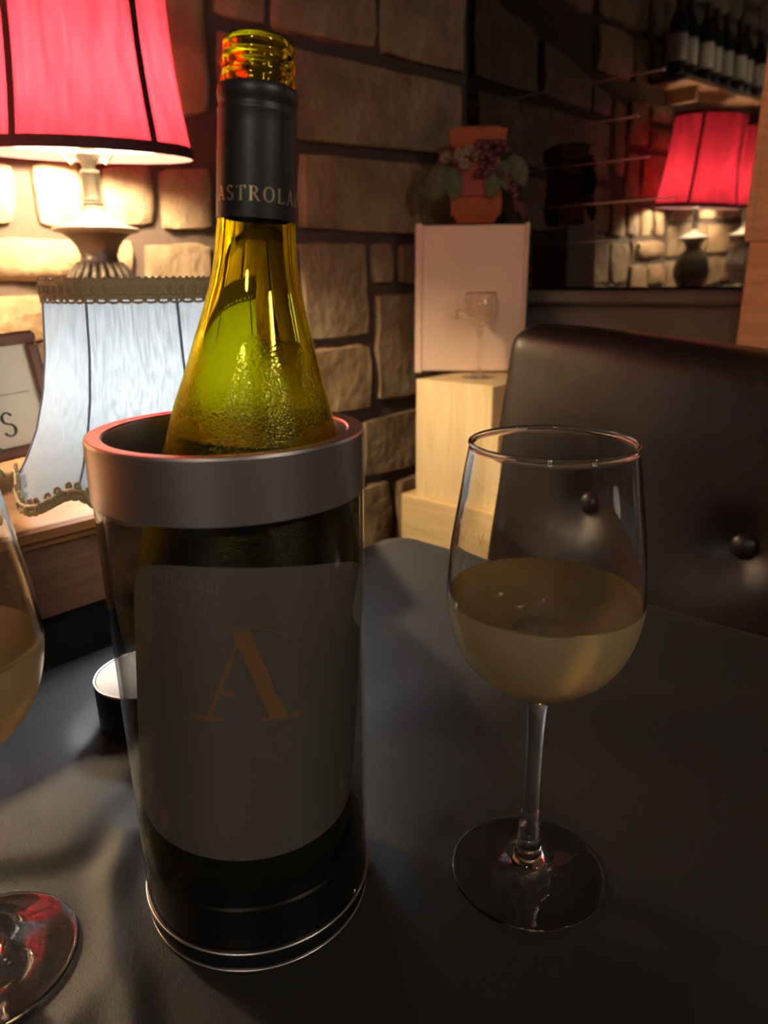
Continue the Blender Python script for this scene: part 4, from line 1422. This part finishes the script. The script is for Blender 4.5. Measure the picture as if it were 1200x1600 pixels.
for (x, y, z, ry, sc_) in ((-0.098, -0.050, 0.150, 12, 1.0), (-0.070, -0.056, 0.138, -8, 0.85), (-0.108, -0.040, 0.128, 22, 0.75), (0.044, -0.060, 0.132, 5, 0.75), (0.090, -0.048, 0.168, -28, 0.9), (0.070, -0.055, 0.155, -10, 0.8)):
    o = bpy.data.objects.new('leaf', lm); COL.objects.link(o); o.parent = orn
    o.location = (x, y, z); o.rotation_euler = (0, radians(ry), 0); o.scale = (sc_, sc_, sc_)

# ================================================================== BOTTLE SHELF (seen in the dark window)
shelf = empty('bottle_shelf', 'dark wall shelf of bottles above the lamps, seen reflected in the dark window', 'shelf', (0.15, 1.40, 0.99))
b = MB(); b.box(-0.80, 0.72, -0.075, 0.078, 0.0, 0.022, 0.003)
b.build('board', MAT['ledge_front'], shelf)
for x in (-0.6, 0.55):
    b = MB(); b.box(x - 0.012, x + 0.012, -0.06, 0.078, -0.06, 0.0, 0.002)
    b.build('bracket', MAT['ledge_front'], shelf)
bt0 = empty('shelf_bottle', None, None)
pb = spline([(0.036, 0.002), (0.0375, 0.01), (0.0375, 0.10), (0.0375, 0.185), (0.034, 0.205), (0.020, 0.232), (0.0145, 0.250), (0.0140, 0.29), (0.0155, 0.291), (0.0155, 0.300)], 3)
b = MB(); b.lathe([(0, 0.004), (0.03, 0.0)] + pb + [(0, 0.300)], 32)
b.build('glass_body', MAT['wine_bottle_dark'], bt0, smooth=50)
b = MB(); b.lathe([(0.0379, 0.055), (0.0381, 0.056), (0.0381, 0.150), (0.0379, 0.151)], 32)
b.build('label', MAT['bottle_label'], bt0, smooth=40)
b = MB(); b.lathe([(0.0150, 0.245), (0.0158, 0.245), (0.0152, 0.290), (0.0160, 0.2905), (0.0160, 0.301), (0, 0.302)], 24)
b.build('foil', MAT['foil'], bt0, smooth=40)
PLACE = ['nearest the dark window', 'second from the dark window', 'third from the dark window', 'fourth from the dark window', 'fifth from the dark window', 'sixth from the dark window', 'seventh from the dark window', 'farthest from the dark window']
for i, x in enumerate((0.82, 0.70, 0.56, 0.43, 0.30, 0.16, 0.02, -0.14)):
    o = bt0 if i == 0 else copy_tree(bt0)
    o.location = (x, 1.388 + 0.008 * sin(i * 2.3), 1.0121)
    o.rotation_euler = (0, 0, i * 1.3)
    tag(o, 'dark wine bottle with cream label on the wall shelf, ' + PLACE[i], 'bottle', 'reflected bottles on the wall shelf')

# ================================================================== ADDED FILL LAMPS (out of view)
def pendant(loc, label):  # added out of view so that faces towards the camera are lit
    c = empty('fill_pendant', label, 'pendant lamp', loc, group='added unseen fill globes behind the diners')
    h = CEIL_Z - loc[2]
    b = MB(); b.lathe([(0, h), (0.045, h), (0.045, h - 0.018), (0.006, h - 0.022), (0, h - 0.022)][::-1], 24)
    b.build('ceiling_rose', MAT['lamp_metal'], c, smooth=40)
    b = MB(); b.tube([(0, 0, 0.15), (0, 0, h - 0.02)], 0.003, 6)
    b.build('cord', MAT['black_plastic'], c)
    b = MB(); b.lathe([(0, 0.118), (0.045, 0.112), (0.042, 0.135), (0.015, 0.155), (0, 0.155)], 24)
    b.build('cap', MAT['lamp_metal'], c, smooth=40)
    b = MB(); b.sphere((0, 0, 0), 0.12, 28, 18)
    b.build('globe', MAT['fill_glow'], c, smooth=180)
    return c
pendant((0.25, -1.75, 1.25), 'added warm fill globe, unseen behind the seats, nearer the window wall')
pendant((-1.55, -0.75, 1.25), 'added warm fill globe, unseen behind the seats, farther from the window wall')
